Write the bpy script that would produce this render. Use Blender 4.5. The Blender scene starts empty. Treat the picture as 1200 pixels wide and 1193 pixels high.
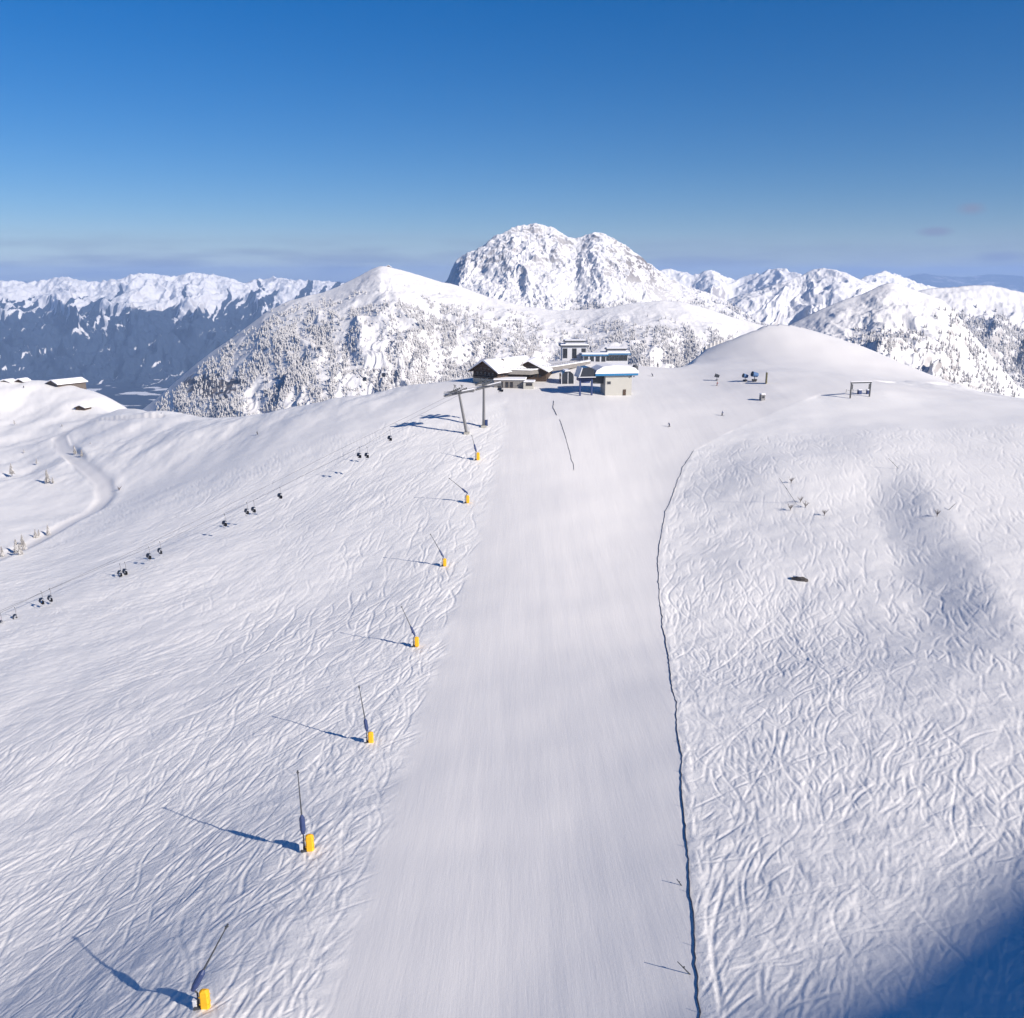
import bpy, math, random
import numpy as np
random.seed(7)
RNG = np.random.default_rng(11)
R = math.radians
C = bpy.context.scene.collection
sc = bpy.context.scene

# ------------------------------------------------------------------ camera model (used to place things on the ground)
F = 1039.0; TH = math.atan(271.5 / 1039.0); CX, CY = 600.0, 596.5
ct, st = math.cos(TH), math.sin(TH)
def ray(px, py):
    a = (px - CX) / F; b = (CY - py) / F
    return np.array([a, ct + b * st, -st + b * ct])
def at_y(px, py, y):
    d = ray(px, py); return d * (y / d[1])
def at_z(px, py, z):
    d = ray(px, py); return d * (z / d[2])
SUN_EL, SUN_AZ = 29.0, 127.0
SH = np.array([math.sin(R(SUN_AZ)), math.cos(R(SUN_AZ))])       # horizontal direction towards the sun

# ------------------------------------------------------------------ noise
def _hash(ix, iy, seed):
    h = (ix.astype(np.int64) * 374761393 + iy.astype(np.int64) * 668265263 + seed * 974711) & 0xffffffff
    h = ((h ^ (h >> 13)) * 1274126177) & 0xffffffff
    return ((h ^ (h >> 16)) & 0xffff) / 65535.0
def perlin(x, y, seed=0):
    x = np.asarray(x, float); y = np.asarray(y, float)
    ix = np.floor(x); iy = np.floor(y); fx = x - ix; fy = y - iy
    ux = fx * fx * fx * (fx * (fx * 6 - 15) + 10); uy = fy * fy * fy * (fy * (fy * 6 - 15) + 10)
    def g(ox, oy):
        a = _hash(ix + ox, iy + oy, seed) * 2 * math.pi
        return np.cos(a) * (fx - ox) + np.sin(a) * (fy - oy)
    n0 = g(0, 0) * (1 - ux) + g(1, 0) * ux; n1 = g(0, 1) * (1 - ux) + g(1, 1) * ux
    return (n0 * (1 - uy) + n1 * uy) * 1.5
def fbm(x, y, o=5, seed=0, gain=.5):
    s = 0; a = 1; t = 0
    for k in range(o):
        s = s + a * perlin(x * 2 ** k, y * 2 ** k, seed + k * 17); t += a; a *= gain
    return s / t
def ridged(x, y, o=5, seed=0, gain=.5):
    s = 0; a = 1; t = 0
    for k in range(o):
        s = s + a * (1 - np.abs(perlin(x * 2 ** k, y * 2 ** k, seed + k * 17)) * 2); t += a; a *= gain
    return s / t
def sstep(a, b, x):
    t = np.clip((x - a) / (b - a), 0, 1); return t * t * (3 - 2 * t)

# ------------------------------------------------------------------ materials
MATS = {}
def pmat(name, col, rough=.7, metal=0., spec=.3, noise=0., scale=4.):
    if name in MATS: return MATS[name]
    m = bpy.data.materials.new(name); m.use_nodes = True
    nt = m.node_tree; b = nt.nodes['Principled BSDF']
    b.inputs['Roughness'].default_value = rough; b.inputs['Metallic'].default_value = metal
    b.inputs['Specular IOR Level'].default_value = spec
    if noise:
        tc = nt.nodes.new('ShaderNodeTexCoord'); n = nt.nodes.new('ShaderNodeTexNoise')
        n.inputs['Scale'].default_value = scale; n.inputs['Detail'].default_value = 4
        nt.links.new(tc.outputs['Object'], n.inputs['Vector'])
        mx = nt.nodes.new('ShaderNodeMix'); mx.data_type = 'RGBA'
        mx.inputs['A'].default_value = (*[c * (1 - noise) for c in col], 1)
        mx.inputs['B'].default_value = (*[min(1, c * (1 + noise)) for c in col], 1)
        nt.links.new(n.outputs['Fac'], mx.inputs['Factor']); nt.links.new(mx.outputs['Result'], b.inputs['Base Color'])
    else: b.inputs['Base Color'].default_value = (*col, 1)
    MATS[name] = m; return m
SNOWC = (.80, .80, .85)
def nd(nt, typ, **kw):
    n = nt.nodes.new(typ)
    for k, v in kw.items():
        if k in n.inputs.keys(): n.inputs[k].default_value = v
        else: setattr(n, k, v)
    return n
def math_n(nt, op, a, b=None, c=None, clamp=False):
    n = nt.nodes.new('ShaderNodeMath'); n.operation = op; n.use_clamp = clamp
    for i, v in enumerate((a, b, c)):
        if v is None: continue
        if isinstance(v, (int, float)): n.inputs[i].default_value = v
        else: nt.links.new(v, n.inputs[i])
    return n.outputs[0]
def mixc(nt, f, a, b):
    n = nt.nodes.new('ShaderNodeMix'); n.data_type = 'RGBA'
    for k, v in (('Factor', f), ('A', a), ('B', b)):
        if isinstance(v, tuple): n.inputs[k].default_value = (*v, 1)
        elif isinstance(v, (int, float)): n.inputs[k].default_value = v
        else: nt.links.new(v, n.inputs[k])
    return n.outputs['Result']

def snow_near():
    m = bpy.data.materials.new('ski_snow'); m.use_nodes = True; nt = m.node_tree; b = nt.nodes['Principled BSDF']
    tc = nt.nodes.new('ShaderNodeTexCoord'); at = nd(nt, 'ShaderNodeAttribute', attribute_name='groomed')
    n1 = nd(nt, 'ShaderNodeTexNoise', Scale=.035, Detail=5.); nt.links.new(tc.outputs['Object'], n1.inputs['Vector'])
    col = mixc(nt, n1.outputs['Fac'], (.76, .75, .75), (.83, .815, .805))
    col = mixc(nt, math_n(nt, 'MULTIPLY', at.outputs['Fac'], .6), col, (.68, .665, .67))
    nt.links.new(col, b.inputs['Base Color'])
    b.inputs['Roughness'].default_value = .55; b.inputs['Specular IOR Level'].default_value = .25
    # fine grain of wind-blown and skied snow, and faint streaks where the piste machine has been
    n2 = nd(nt, 'ShaderNodeTexNoise', Scale=2.2, Detail=5., Roughness=.65); nt.links.new(tc.outputs['Object'], n2.inputs['Vector'])
    mp = nt.nodes.new('ShaderNodeMapping'); mp.inputs['Scale'].default_value = (1.6, .09, .4); mp.inputs['Rotation'].default_value = (0, 0, R(-3))
    nt.links.new(tc.outputs['Object'], mp.inputs['Vector'])
    n3 = nd(nt, 'ShaderNodeTexNoise', Scale=1., Detail=6., Roughness=.7); nt.links.new(mp.outputs[0], n3.inputs['Vector'])
    ung = math_n(nt, 'SUBTRACT', 1., at.outputs['Fac'])
    h = math_n(nt, 'ADD', math_n(nt, 'MULTIPLY', n2.outputs['Fac'], math_n(nt, 'MULTIPLY_ADD', ung, .9, .25)),
               math_n(nt, 'MULTIPLY', n3.outputs['Fac'], math_n(nt, 'MULTIPLY', at.outputs['Fac'], .6)))
    bp = nd(nt, 'ShaderNodeBump', Strength=.35, Distance=.18); nt.links.new(h, bp.inputs['Height'])
    nt.links.new(bp.outputs[0], b.inputs['Normal'])
    return m

def mountain_mat(name, rock=(.20, .175, .165), lo=.62, hi=.78, nscale=.02, bump=3., forest=(.035, .045, .05)):
    m = bpy.data.materials.new(name); m.use_nodes = True; nt = m.node_tree; b = nt.nodes['Principled BSDF']
    tc = nt.nodes.new('ShaderNodeTexCoord'); ge = nt.nodes.new('ShaderNodeNewGeometry')
    sep = nt.nodes.new('ShaderNodeSeparateXYZ'); nt.links.new(ge.outputs['Normal'], sep.inputs[0])
    mp = nt.nodes.new('ShaderNodeMapping'); mp.inputs['Scale'].default_value = (1, 1, .45)
    nt.links.new(tc.outputs['Object'], mp.inputs['Vector'])
    n = nd(nt, 'ShaderNodeTexNoise', Scale=nscale, Detail=8., Roughness=.65); nt.links.new(mp.outputs[0], n.inputs['Vector'])
    nz = math_n(nt, 'ADD', sep.outputs['Z'], math_n(nt, 'MULTIPLY_ADD', n.outputs['Fac'], .9, -.45))
    mr = nd(nt, 'ShaderNodeMapRange'); ra = nd(nt, 'ShaderNodeAttribute', attribute_name='rockiness')
    nz = math_n(nt, 'SUBTRACT', nz, math_n(nt, 'MULTIPLY', math_n(nt, 'MAXIMUM', math_n(nt, 'SUBTRACT', ra.outputs['Fac'], 1.), 0.), .42))
    mr.inputs['From Min'].default_value = lo; mr.inputs['From Max'].default_value = hi
    mr.inputs['To Min'].default_value = 1; mr.inputs['To Max'].default_value = 0; nt.links.new(nz, mr.inputs['Value'])
    rn = nd(nt, 'ShaderNodeTexNoise', Scale=nscale * 4, Detail=4.); nt.links.new(tc.outputs['Object'], rn.inputs['Vector'])
    rc = mixc(nt, rn.outputs['Fac'], tuple(c * .5 for c in rock), tuple(min(1, c * 1.7) for c in rock))
    col = mixc(nt, math_n(nt, 'MULTIPLY', mr.outputs[0], ra.outputs['Fac'], clamp=True), (.69, .68, .69), rc)
    fa = nd(nt, 'ShaderNodeAttribute', attribute_name='forest')
    fn = nd(nt, 'ShaderNodeTexNoise', Scale=nscale * 1.5, Detail=9., Roughness=.75); nt.links.new(mp.outputs[0], fn.inputs['Vector'])
    ff = math_n(nt, 'MULTIPLY_ADD', math_n(nt, 'SUBTRACT', math_n(nt, 'ADD', fa.outputs['Fac'], fn.outputs['Fac']), 1.), 5., .5, clamp=True)
    col = mixc(nt, ff, col, forest)
    nt.links.new(col, b.inputs['Base Color']); b.inputs['Roughness'].default_value = .8; b.inputs['Specular IOR Level'].default_value = .1
    bp = nd(nt, 'ShaderNodeBump', Strength=.7, Distance=bump); nt.links.new(n.outputs['Fac'], bp.inputs['Height'])
    nt.links.new(bp.outputs[0], b.inputs['Normal'])
    return m

# ------------------------------------------------------------------ mesh helpers
def grid_mesh(name, X, Y, Z, mat, attrs=None, flip=False):
    nr, nc = X.shape
    me = bpy.data.meshes.new(name)
    n = nr * nc; me.vertices.add(n)
    co = np.stack([X, Y, Z], -1).reshape(-1).astype(np.float32); me.vertices.foreach_set('co', co)
    i = np.arange(nr - 1)[:, None] * nc + np.arange(nc - 1)[None]
    q = np.stack([i, i + 1, i + nc + 1, i + nc], -1)
    if flip: q = q[..., ::-1]
    q = q.reshape(-1).astype(np.int32); nf = len(q) // 4
    me.loops.add(nf * 4); me.loops.foreach_set('vertex_index', q)
    me.polygons.add(nf); me.polygons.foreach_set('loop_start', np.arange(nf, dtype=np.int32) * 4)
    me.polygons.foreach_set('use_smooth', np.ones(nf, bool))
    me.update(calc_edges=True)
    for k, v in (attrs or {}).items():
        a = me.attributes.new(k, 'FLOAT', 'POINT'); a.data.foreach_set('value', v.reshape(-1).astype(np.float32))
    me.materials.append(mat)
    o = bpy.data.objects.new(name, me); C.objects.link(o); return o

class MB:
    """collects simple shaped solids into one mesh"""
    def __init__(s): s.v = []; s.f = []; s.m = []
    def add(s, V, Fc, mi=0):
        k = len(s.v); s.v += [tuple(map(float, p)) for p in V]; s.f += [tuple(i + k for i in f) for f in Fc]; s.m += [mi] * len(Fc)
    def box(s, c, d, rz=0., mi=0, taper=1., bev=0.):
        x, y, z = d[0] / 2, d[1] / 2, d[2] / 2; V = []
        b = bev
        if b <= 0:
            for zz, t in ((-z, 1), (z, taper)):
                for xx, yy in ((-x, -y), (x, -y), (x, y), (-x, y)): V.append((xx * t, yy * t, zz))
            Fc = [(3, 2, 1, 0), (4, 5, 6, 7), (0, 1, 5, 4), (1, 2, 6, 5), (2, 3, 7, 6), (3, 0, 4, 7)]
        else:
            rings = [(-z, b), (-z + b, 0), (z - b, 0), (z, b)]
            for k, (zz, ins) in enumerate(rings):
                t = 1 if k < 2 else taper
                X, Y = (x - ins) * t, (y - ins) * t; e = b * .7
                for xx, yy in ((-X + e, -Y), (X - e, -Y), (X, -Y + e), (X, Y - e), (X - e, Y), (-X + e, Y), (-X, Y - e), (-X, -Y + e)): V.append((xx, yy, zz))
            Fc = [tuple(range(7, -1, -1)), tuple(range(24, 32))]
            for k in range(3):
                for j in range(8): Fc.append((k * 8 + j, k * 8 + (j + 1) % 8, k * 8 + 8 + (j + 1) % 8, k * 8 + 8 + j))
        ca, sa = math.cos(rz), math.sin(rz)
        V = [(c[0] + a * ca - q * sa, c[1] + a * sa + q * ca, c[2] + w) for a, q, w in V]
        s.add(V, Fc, mi)
    def tube(s, p0, p1, r0, r1=None, n=8, mi=0):
        r1 = r0 if r1 is None else r1
        p0 = np.array(p0, float); p1 = np.array(p1, float); d = p1 - p0; d /= np.linalg.norm(d) + 1e-9
        u = np.cross(d, (0, 0, 1) if abs(d[2]) < .9 else (1, 0, 0)); u /= np.linalg.norm(u); w = np.cross(d, u)
        V = []
        for p, r in ((p0, r0), (p1, r1)):
            for k in range(n):
                a = 2 * math.pi * k / n; V.append(p + r * (math.cos(a) * u + math.sin(a) * w))
        Fc = [(k, (k + 1) % n, n + (k + 1) % n, n + k) for k in range(n)] + [tuple(range(n - 1, -1, -1)), tuple(range(n, 2 * n))]
        s.add(V, Fc, mi)
    def path(s, pts, r, n=6):
        for a, b in zip(pts[:-1], pts[1:]): s.tube(a, b, r, r, n)
    def prism(s, prof, y0, y1, mi=0):
        """profile in (x,z) extruded along y"""
        n = len(prof); V = [(x, y0, z) for x, z in prof] + [(x, y1, z) for x, z in prof]
        Fc = [tuple(range(n)), tuple(range(2 * n - 1, n - 1, -1))] + [((k + 1) % n, k, n + k, n + (k + 1) % n) for k in range(n)]
        s.add(V, Fc, mi)
    def blob(s, c, r, seed=0, n=10, m=7, jit=.25, mi=0):
        rr = random.Random(seed); V = [(c[0], c[1], c[2] - r[2])]
        for j in range(1, m):
            t = math.pi * j / m
            for k in range(n):
                a = 2 * math.pi * k / n; q = 1 + rr.uniform(-jit, jit)
                V.append((c[0] + r[0] * math.sin(t) * math.cos(a) * q, c[1] + r[1] * math.sin(t) * math.sin(a) * q, c[2] - r[2] * math.cos(t) * q))
        V.append((c[0], c[1], c[2] + r[2])); L = len(V) - 1
        Fc = [(0, 1 + (k + 1) % n, 1 + k) for k in range(n)]
        for j in range(m - 2):
            for k in range(n):
                a = 1 + j * n; Fc.append((a + k, a + (k + 1) % n, a + n + (k + 1) % n, a + n + k))
        a = 1 + (m - 2) * n; Fc += [(a + k, a + (k + 1) % n, L) for k in range(n)]
        s.add(V, Fc, mi)
    def build(s, name, mats, parent=None, smooth=False):
        me = bpy.data.meshes.new(name); me.from_pydata(s.v, [], s.f)
        for m in (mats if isinstance(mats, (list, tuple)) else [mats]): me.materials.append(m)
        me.polygons.foreach_set('material_index', np.array(s.m, np.int32))
        if smooth: me.polygons.foreach_set('use_smooth', np.ones(len(s.f), bool))
        me.update()
        o = bpy.data.objects.new(name, me); C.objects.link(o)
        if parent: o.parent = parent
        return o
def tag(o, label=None, cat=None, group=None, kind=None):
    if label: o['label'] = label
    if cat: o['category'] = cat
    if group: o['group'] = group
    if kind: o['kind'] = kind
    return o
def empty(name, loc, rz=0.):
    o = bpy.data.objects.new(name, None); C.objects.link(o); o.location = tuple(map(float, loc)); o.rotation_euler = (0, 0, rz)
    o.empty_display_size = .5; return o
def copy_tree(o, parent=None):
    c = o.copy(); C.objects.link(c); c.parent = parent
    for ch in [x for x in C.objects if x.parent == o]: copy_tree(ch, c)
    return c

# ------------------------------------------------------------------ near terrain
cz = []   # control points
def K(px, py, z): cz.append(at_z(px, py, z))
def KY(px, py, y, *drops):
    p = at_y(px, py, y); cz.append(p)
    for dy, dz in drops:
        s = (y + dy) / y; cz.append(np.array([p[0] * s, y + dy, p[2] - dz]))
for a in [(238,1180,-66),(363,995,-70),(433,868,-73),(487,757,-74),(521,662,-72),(548,588,-66),(560,538,-60),
          (600,1193,-65),(640,995,-69),(650,868,-71.5),(660,757,-72.5),(680,662,-70),(690,588,-65),(700,520,-57),(720,475,-49.5),
          (640,455,-47),(780,445,-46),(600,448,-46.5),(840,455,-47),(900,470,-48),(1000,468,-47.2),(1100,478,-48.5),
          (430,560,-66),(330,600,-74),(190,670,-82),(60,720,-87),(300,540,-69),(210,560,-79),
          (0,1193,-76),(0,1000,-82),(0,850,-86),(200,850,-80),(200,1000,-76),(400,700,-77),
          (0,730,-89),(0,655,-91),(130,580,-87),(0,600,-91),(50,550,-89),
          (810,530,-58),(790,580,-65),(772,650,-69),(775,720,-71),(790,820,-70.5),(800,950,-68),(810,1100,-65),(818,1193,-63),
          (870,500,-52.5),(890,560,-58.5),(870,650,-66),(900,750,-69.5),(900,900,-68),(950,1050,-64.5),(1000,1193,-61.5),(1200,1193,-61),
          (1200,1000,-63.5),(1200,800,-65),(1200,650,-61),(1200,560,-54.5),(1200,500,-49.5),(1050,520,-52),(1000,600,-60),(1050,700,-65),
          (1050,850,-66.5),(900,435,-42.5),(960,450,-44.5)]: K(*a)
KY(560,441,432,(40,12),(110,60)); KY(620,428,470,(70,14),(150,70)); KY(700,419,520,(60,12),(150,70)); KY(770,424,500,(70,20),(150,80))
KY(440,461,400,(45,14),(120,70)); KY(300,483,432,(50,14),(130,70)); KY(225,487,470,(50,12),(130,70))
KY(370,472,412,(45,14),(120,70)); KY(500,449,405,(40,12))
KY(0,450,690,(60,14),(150,80)); KY(60,451,670,(60,14),(150,80)); KY(115,464,620,(60,14),(150,80)); KY(165,481,550,(60,14),(150,80))
KY(65,510,500); KY(30,480,580); KY(110,490,540); KY(-150,445,650); KY(-200,600,350)
KY(905,379,560,(60,18),(150,90)); KY(850,392,548,(60,20),(150,90)); KY(1000,402,545,(60,18),(150,90)); KY(1060,425,515,(60,20)); KY(1100,442,500,(60,18),(150,90))
KY(1200,474,455,(55,18),(150,90)); KY(1350,490,430,(60,18),(150,90)); KY(808,424,505); KY(900,410,500); KY(1000,430,470); KY(950,388,556)
KY(800,416,575,(0,12)); KY(800,412,640,(0,50))
for p in [(0,0,-58),(-120,0,-66),(120,0,-58),(-260,40,-92),(220,60,-58),(0,-120,-52),(300,250,-46),(-330,150,-98),(60,-60,-56)]: cz.append(np.array(p, float))
cz = np.array(cz); PX, PZ = cz[:, :2] / 100., cz[:, 2]
def tps(r2): return np.where(r2 > 1e-12, .5 * r2 * np.log(r2 + 1e-12), 0)
D2 = ((PX[:, None] - PX[None]) ** 2).sum(-1); nC = len(PX)
A = np.zeros((nC + 3, nC + 3)); A[:nC, :nC] = tps(D2) + np.eye(nC) * .004
A[:nC, nC] = 1; A[:nC, nC + 1:] = PX; A[nC, :nC] = 1; A[nC + 1:, :nC] = PX.T
Wt = np.linalg.solve(A, np.concatenate([PZ, np.zeros(3)]))

def polyline_d(x, y, P):
    """signed distance-ish to a polyline (positive to the right when walking along it) and arclength fraction"""
    P = np.array(P); best = np.full(np.shape(x), 1e9); sg = np.zeros(np.shape(x)); L = 0; fr = np.zeros(np.shape(x))
    seg = np.linalg.norm(P[1:] - P[:-1], axis=1); T = seg.sum()
    for k in range(len(P) - 1):
        a, b = P[k], P[k + 1]; d = (b - a) / seg[k]
        t = np.clip((x - a[0]) * d[0] + (y - a[1]) * d[1], 0, seg[k])
        dx = x - a[0] - d[0] * t; dy = y - a[1] - d[1] * t; dd = np.hypot(dx, dy)
        m = dd < best; best = np.where(m, dd, best); sg = np.where(m, np.sign(dx * d[1] - dy * d[0]), sg); fr = np.where(m, (L + t) / T, fr); L += seg[k]
    return best * sg, fr
EXTRA = []     # callables added to the base
def base_z(x, y):
    x = np.asarray(x, float); y = np.asarray(y, float); sh = x.shape; xf = x.ravel() / 100.; yf = y.ravel() / 100.
    out = np.empty(len(xf))
    for i in range(0, len(xf), 60000):
        a = xf[i:i + 60000]; b = yf[i:i + 60000]
        r2 = (a[:, None] - PX[None, :, 0]) ** 2 + (b[:, None] - PX[None, :, 1]) ** 2
        out[i:i + 60000] = tps(r2) @ Wt[:nC] + Wt[nC] + Wt[nC + 1] * a + Wt[nC + 2] * b
    z = out.reshape(sh)
    r = np.hypot(x, y)
    z = z - np.maximum(0, r - 825) ** 2 * .02
    z = np.maximum(z, -700)
    for f in EXTRA: z = z + f(x, y)
    return z
def ground(px, py, y0=35., y1=900.):
    d = ray(px, py); ys = np.concatenate([np.arange(y0, y1, 1.5)]); t = ys / d[1]
    zz = base_z(d[0] * t, ys) - d[2] * t
    k = np.argmax(zz > 0)
    if zz[k] <= 0: k = int(np.argmin(-zz))
    lo, hi = (ys[max(k - 1, 0)], ys[k])
    for _ in range(14):
        m = (lo + hi) / 2; t = m / d[1]
        if base_z(np.array([d[0] * t]), np.array([m]))[0] > d[2] * t: hi = m
        else: lo = m
    t = hi / d[1]; return np.array([d[0] * t, hi, d[2] * t])
def gl(pts): return np.array([ground(*p)[:2] for p in pts])

# sharp-edged roll on the right hill, its left side in glancing light
edge = gl([(1060,540),(1085,560),(1110,600),(1145,655),(1185,715),(1230,780)])
def ridge_edge(x, y):
    e = edge[::-1]; w_ = np.linspace(e[0, 1], e[-1, 1], 200); xe = np.interp(w_, e[:, 1], e[:, 0]); xe = np.convolve(np.pad(xe, 15, mode='edge'), np.ones(31) / 31, 'valid')
    d = (np.interp(y, w_, xe) - x) * .8; fr = (e[-1, 1] - y) / (e[-1, 1] - e[0, 1])
    env = sstep(-.12, .25, fr) * (1 - sstep(.7, 1.05, fr))
    return -3.2 * env * sstep(-1, 14, d) * (1 - sstep(18, 100, d))
EXTRA.append(ridge_edge)
dome_edge = gl([(786,431),(800,422),(818,411),(838,401),(858,393),(880,385)])
def dome_cut(x, y):
    d, fr = polyline_d(x, y, dome_edge)
    return -17. * sstep(0, .25, fr) * sstep(-9, 16, -d) * (1 - sstep(60, 120, -d))
EXTRA.append(dome_cut)
EXTRA.append(lambda x, y: fbm(x / 60., y / 60., 3, 5) * 1.3 * sstep(20, 90, np.abs(x - 5 - .03 * y)) + fbm(x / 22., y / 22., 2, 9) * .28)

# the curving groomed way on the left hill
way = gl([(-40,668),(0,652),(40,635),(80,612),(110,598),(124,582),(120,565),(98,545),(74,525),(70,512),(84,502),(110,495),(150,490),(185,489)])
def cut(x, y):
    d, fr = polyline_d(x, y, way)
    return -.7 * np.exp(-(d / 3.6) ** 4) + .2 * np.exp(-((d - 6) / 2.2) ** 2)
EXTRA.append(cut)

fence_px = [(812,529),(800,548),(792,570),(780,600),(774,630),(771,655),(772,690),(777,735),(784,780),(791,825),(797,880),(800,940),(805,1000),(811,1060),(815,1120),(819,1196),(822,1260)]
fence = gl(fence_px)
pl = gl([(590,470),(592,500),(577,560),(562,620),(530,720),(490,830),(450,950),(402,1100),(372,1193),(350,1260)])
fy = fence[::-1]; ly = pl[::-1]
def groomed(x, y):
    xl = np.interp(y, ly[:, 1], ly[:, 0]); xr = np.interp(y, fy[:, 1], fy[:, 0])
    yt = fence[0][1]; xr = np.where(y > yt, xr + (y - yt) * 1.0, xr)
    wob = perlin(y / 9., y * 0 + 3, 4) * 1.6
    g = sstep(-1.5, 2.5, x - xl + wob) * (1 - sstep(-.6, .6, x - xr))
    plateau = sstep(356, 372, y + perlin(x / 40., y / 40., 3) * 12) * sstep(-60, -20, x)
    plateau = plateau * (1 - sstep(425, 455, y + .3 * (x - 60)) * sstep(50, 90, x))
    d, fr = polyline_d(x, y, way)
    return np.clip(np.maximum(np.maximum(g, plateau), 1 - sstep(2.8, 4.6, np.abs(d))), 0, 1)

# --- ski tracks carved on a fine raster over the slopes
CELL = .11; GX0, GX1, GY0, GY1 = -190., 180., 35., 345.
nx = int((GX1 - GX0) / CELL); ny = int((GY1 - GY0) / CELL)
groove = np.zeros((ny, nx), np.float32); rim = np.zeros((ny, nx), np.float32)
dirs_px = [(100,850,36),(250,950,42),(100,1080,40),(300,760,35),(150,790,16),(300,1110,58),(400,700,48),(80,700,8),(430,620,42),(450,900,62),(230,620,25),(420,560,35),
           (850,640,55),(850,750,100),(860,900,105),(900,1000,78),(850,1130,52),(1000,800,85),(1100,900,76),(1150,720,112),(1000,1060,64),(950,620,118),(1150,1050,70),(1100,600,110)]
an = []
for px, py, ang in dirs_px:
    a = ground(px, py)[:2]; dx, dy = 14 * math.cos(R(ang)), -14 * math.sin(R(ang))
    b = ground(px + dx, py + dy)[:2]; v = (b - a) / np.linalg.norm(b - a); an.append((*a, math.atan2(v[1], v[0])))
an = np.array(an)
def flow(x, y):
    w = 1 / (((x[:, None] - an[None, :, 0]) ** 2 + (y[:, None] - an[None, :, 1]) ** 2) + 60.) ** 1.5
    c = (w * np.cos(an[:, 2])).sum(1); s_ = (w * np.sin(an[:, 2])).sum(1); return np.arctan2(s_, c)
def carve(N, L0, L1, w0, w1, d0, d1, A0, A1, lam0, lam1, sel, jitter=.25, fixed=None):
    if fixed is None:
        x = RNG.uniform(GX0, GX1, N * 3); y = RNG.uniform(GY0 + 5, GY1 - 10, N * 3)
        k = sel(x, y); x, y = x[k][:N], y[k][:N]; off = RNG.normal(0, jitter, len(x))
    else: x, y, off = fixed
    n = len(x); Ln = RNG.uniform(L0, L1, n); Am = RNG.uniform(A0, A1, n); lam = RNG.uniform(lam0, lam1, n); ph = RNG.uniform(0, 6.28, n)
    W = RNG.uniform(w0, w1, n); D = RNG.uniform(d0, d1, n); ds = CELL * .8
    if fixed is None: fd = flow(x, y)
    for k in range(int(L1 / ds)):
        if fixed is None and k % 12 == 0: fd = flow(x, y)
        h = (fd + off if fixed is None else off) + Am * np.sin(2 * math.pi * k * ds / lam + ph)
        c, s_ = np.cos(h), np.sin(h); x = x + c * ds; y = y + s_ * ds
        s = (k + 1) * ds; env = np.clip(np.minimum(s, Ln - s) / 1.8, 0, 1); live = env > 0
        if not live.any(): break
        for o in np.arange(-6, 7) * CELL * .8:
            u = o / W; g = -D * env * np.exp(-u * u) ; r = D * .35 * env * np.exp(-((np.abs(u) - 1.75) / .6) ** 2)
            ix = ((x - s_ * o - GX0) / CELL).astype(int); iy = ((y + c * o - GY0) / CELL).astype(int)
            m = live & (ix > 0) & (ix < nx - 1) & (iy > 0) & (iy < ny - 1)
            np.minimum.at(groove, (iy[m], ix[m]), g[m].astype(np.float32)); np.maximum.at(rim, (iy[m], ix[m]), r[m].astype(np.float32))
def off_l(x, y): return (groomed(x, y) < .1) & (x < np.interp(y, ly[:, 1], ly[:, 0])) & (y < 330) & (x > -150 - .1 * y)
def off_r(x, y): return (groomed(x, y) < .1) & (x > np.interp(y, fy[:, 1], fy[:, 0])) & (y < 300)
def off_rn(x, y): return off_r(x, y) & (x < 65) & (y < 190)
NEAR = lambda f: (lambda x, y: f(x, y) & (np.hypot(x, y) < 170))
carve(3800, 4, 20, .17, .30, .08, .17, .05, .40, 8, 26, off_l)
carve(12000, 2, 8, .11, .19, .05, .13, .05, .5, 6, 16, NEAR(off_l), .38)
carve(5200, 2, 10, .16, .30, .05, .11, .05, .35, 12, 30, off_r, .2)
carve(1500, 8, 26, .15, .27, .07, .15, .15, .42, 14, 32, off_rn, .18)
carve(9500, 1.5, 8, .11, .20, .06, .14, .05, .45, 8, 20, off_rn, .28)
tr = [((806,950),(1010,862)),((812,1080),(1010,1030)),((803,1015),(900,1000)),((850,1140),(1060,1080)),((815,1105),(960,990)),((830,790),(930,700)),((805,900),(900,830)),((840,1190),(960,1000)),
      ((0,1010),(260,930)),((20,1120),(330,980)),((0,960),(200,985)),((60,1190),(240,1010)),((180,1190),(330,1060)),((300,870),(420,760)),((820,1170),(900,1060)),((1000,1000),(1100,830))]
for a, b in tr:
    pa, pb = ground(*a)[:2], ground(*b)[:2]; L = np.linalg.norm(pb - pa); an_ = math.atan2(pb[1] - pa[1], pb[0] - pa[0])
    carve(1, L * .8, L + .5, .16, .22, .08, .13, .04, .09, 30, 60, None, fixed=(np.array([pa[0]]), np.array([pa[1]]), np.array([an_])))
track = groove + np.where(groove < -.03, 0, rim)
def blur(a):
    b = a.copy(); b[1:-1] = a[:-2] * .25 + a[1:-1] * .5 + a[2:] * .25; c = b.copy(); c[:, 1:-1] = b[:, :-2] * .25 + b[:, 1:-1] * .5 + b[:, 2:] * .25; return c
track = blur(track)
def sample_track(x, y):
    fx = np.clip((x - GX0) / CELL - .5, 0, nx - 2); fy_ = np.clip((y - GY0) / CELL - .5, 0, ny - 2)
    ix = fx.astype(int); iy = fy_.astype(int); u = fx - ix; v = fy_ - iy
    t = (track[iy, ix] * (1 - u) + track[iy, ix + 1] * u) * (1 - v) + (track[iy + 1, ix] * (1 - u) + track[iy + 1, ix + 1] * u) * v
    return t * ((x > GX0) & (x < GX1) & (y > GY0) & (y < GY1))

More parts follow.
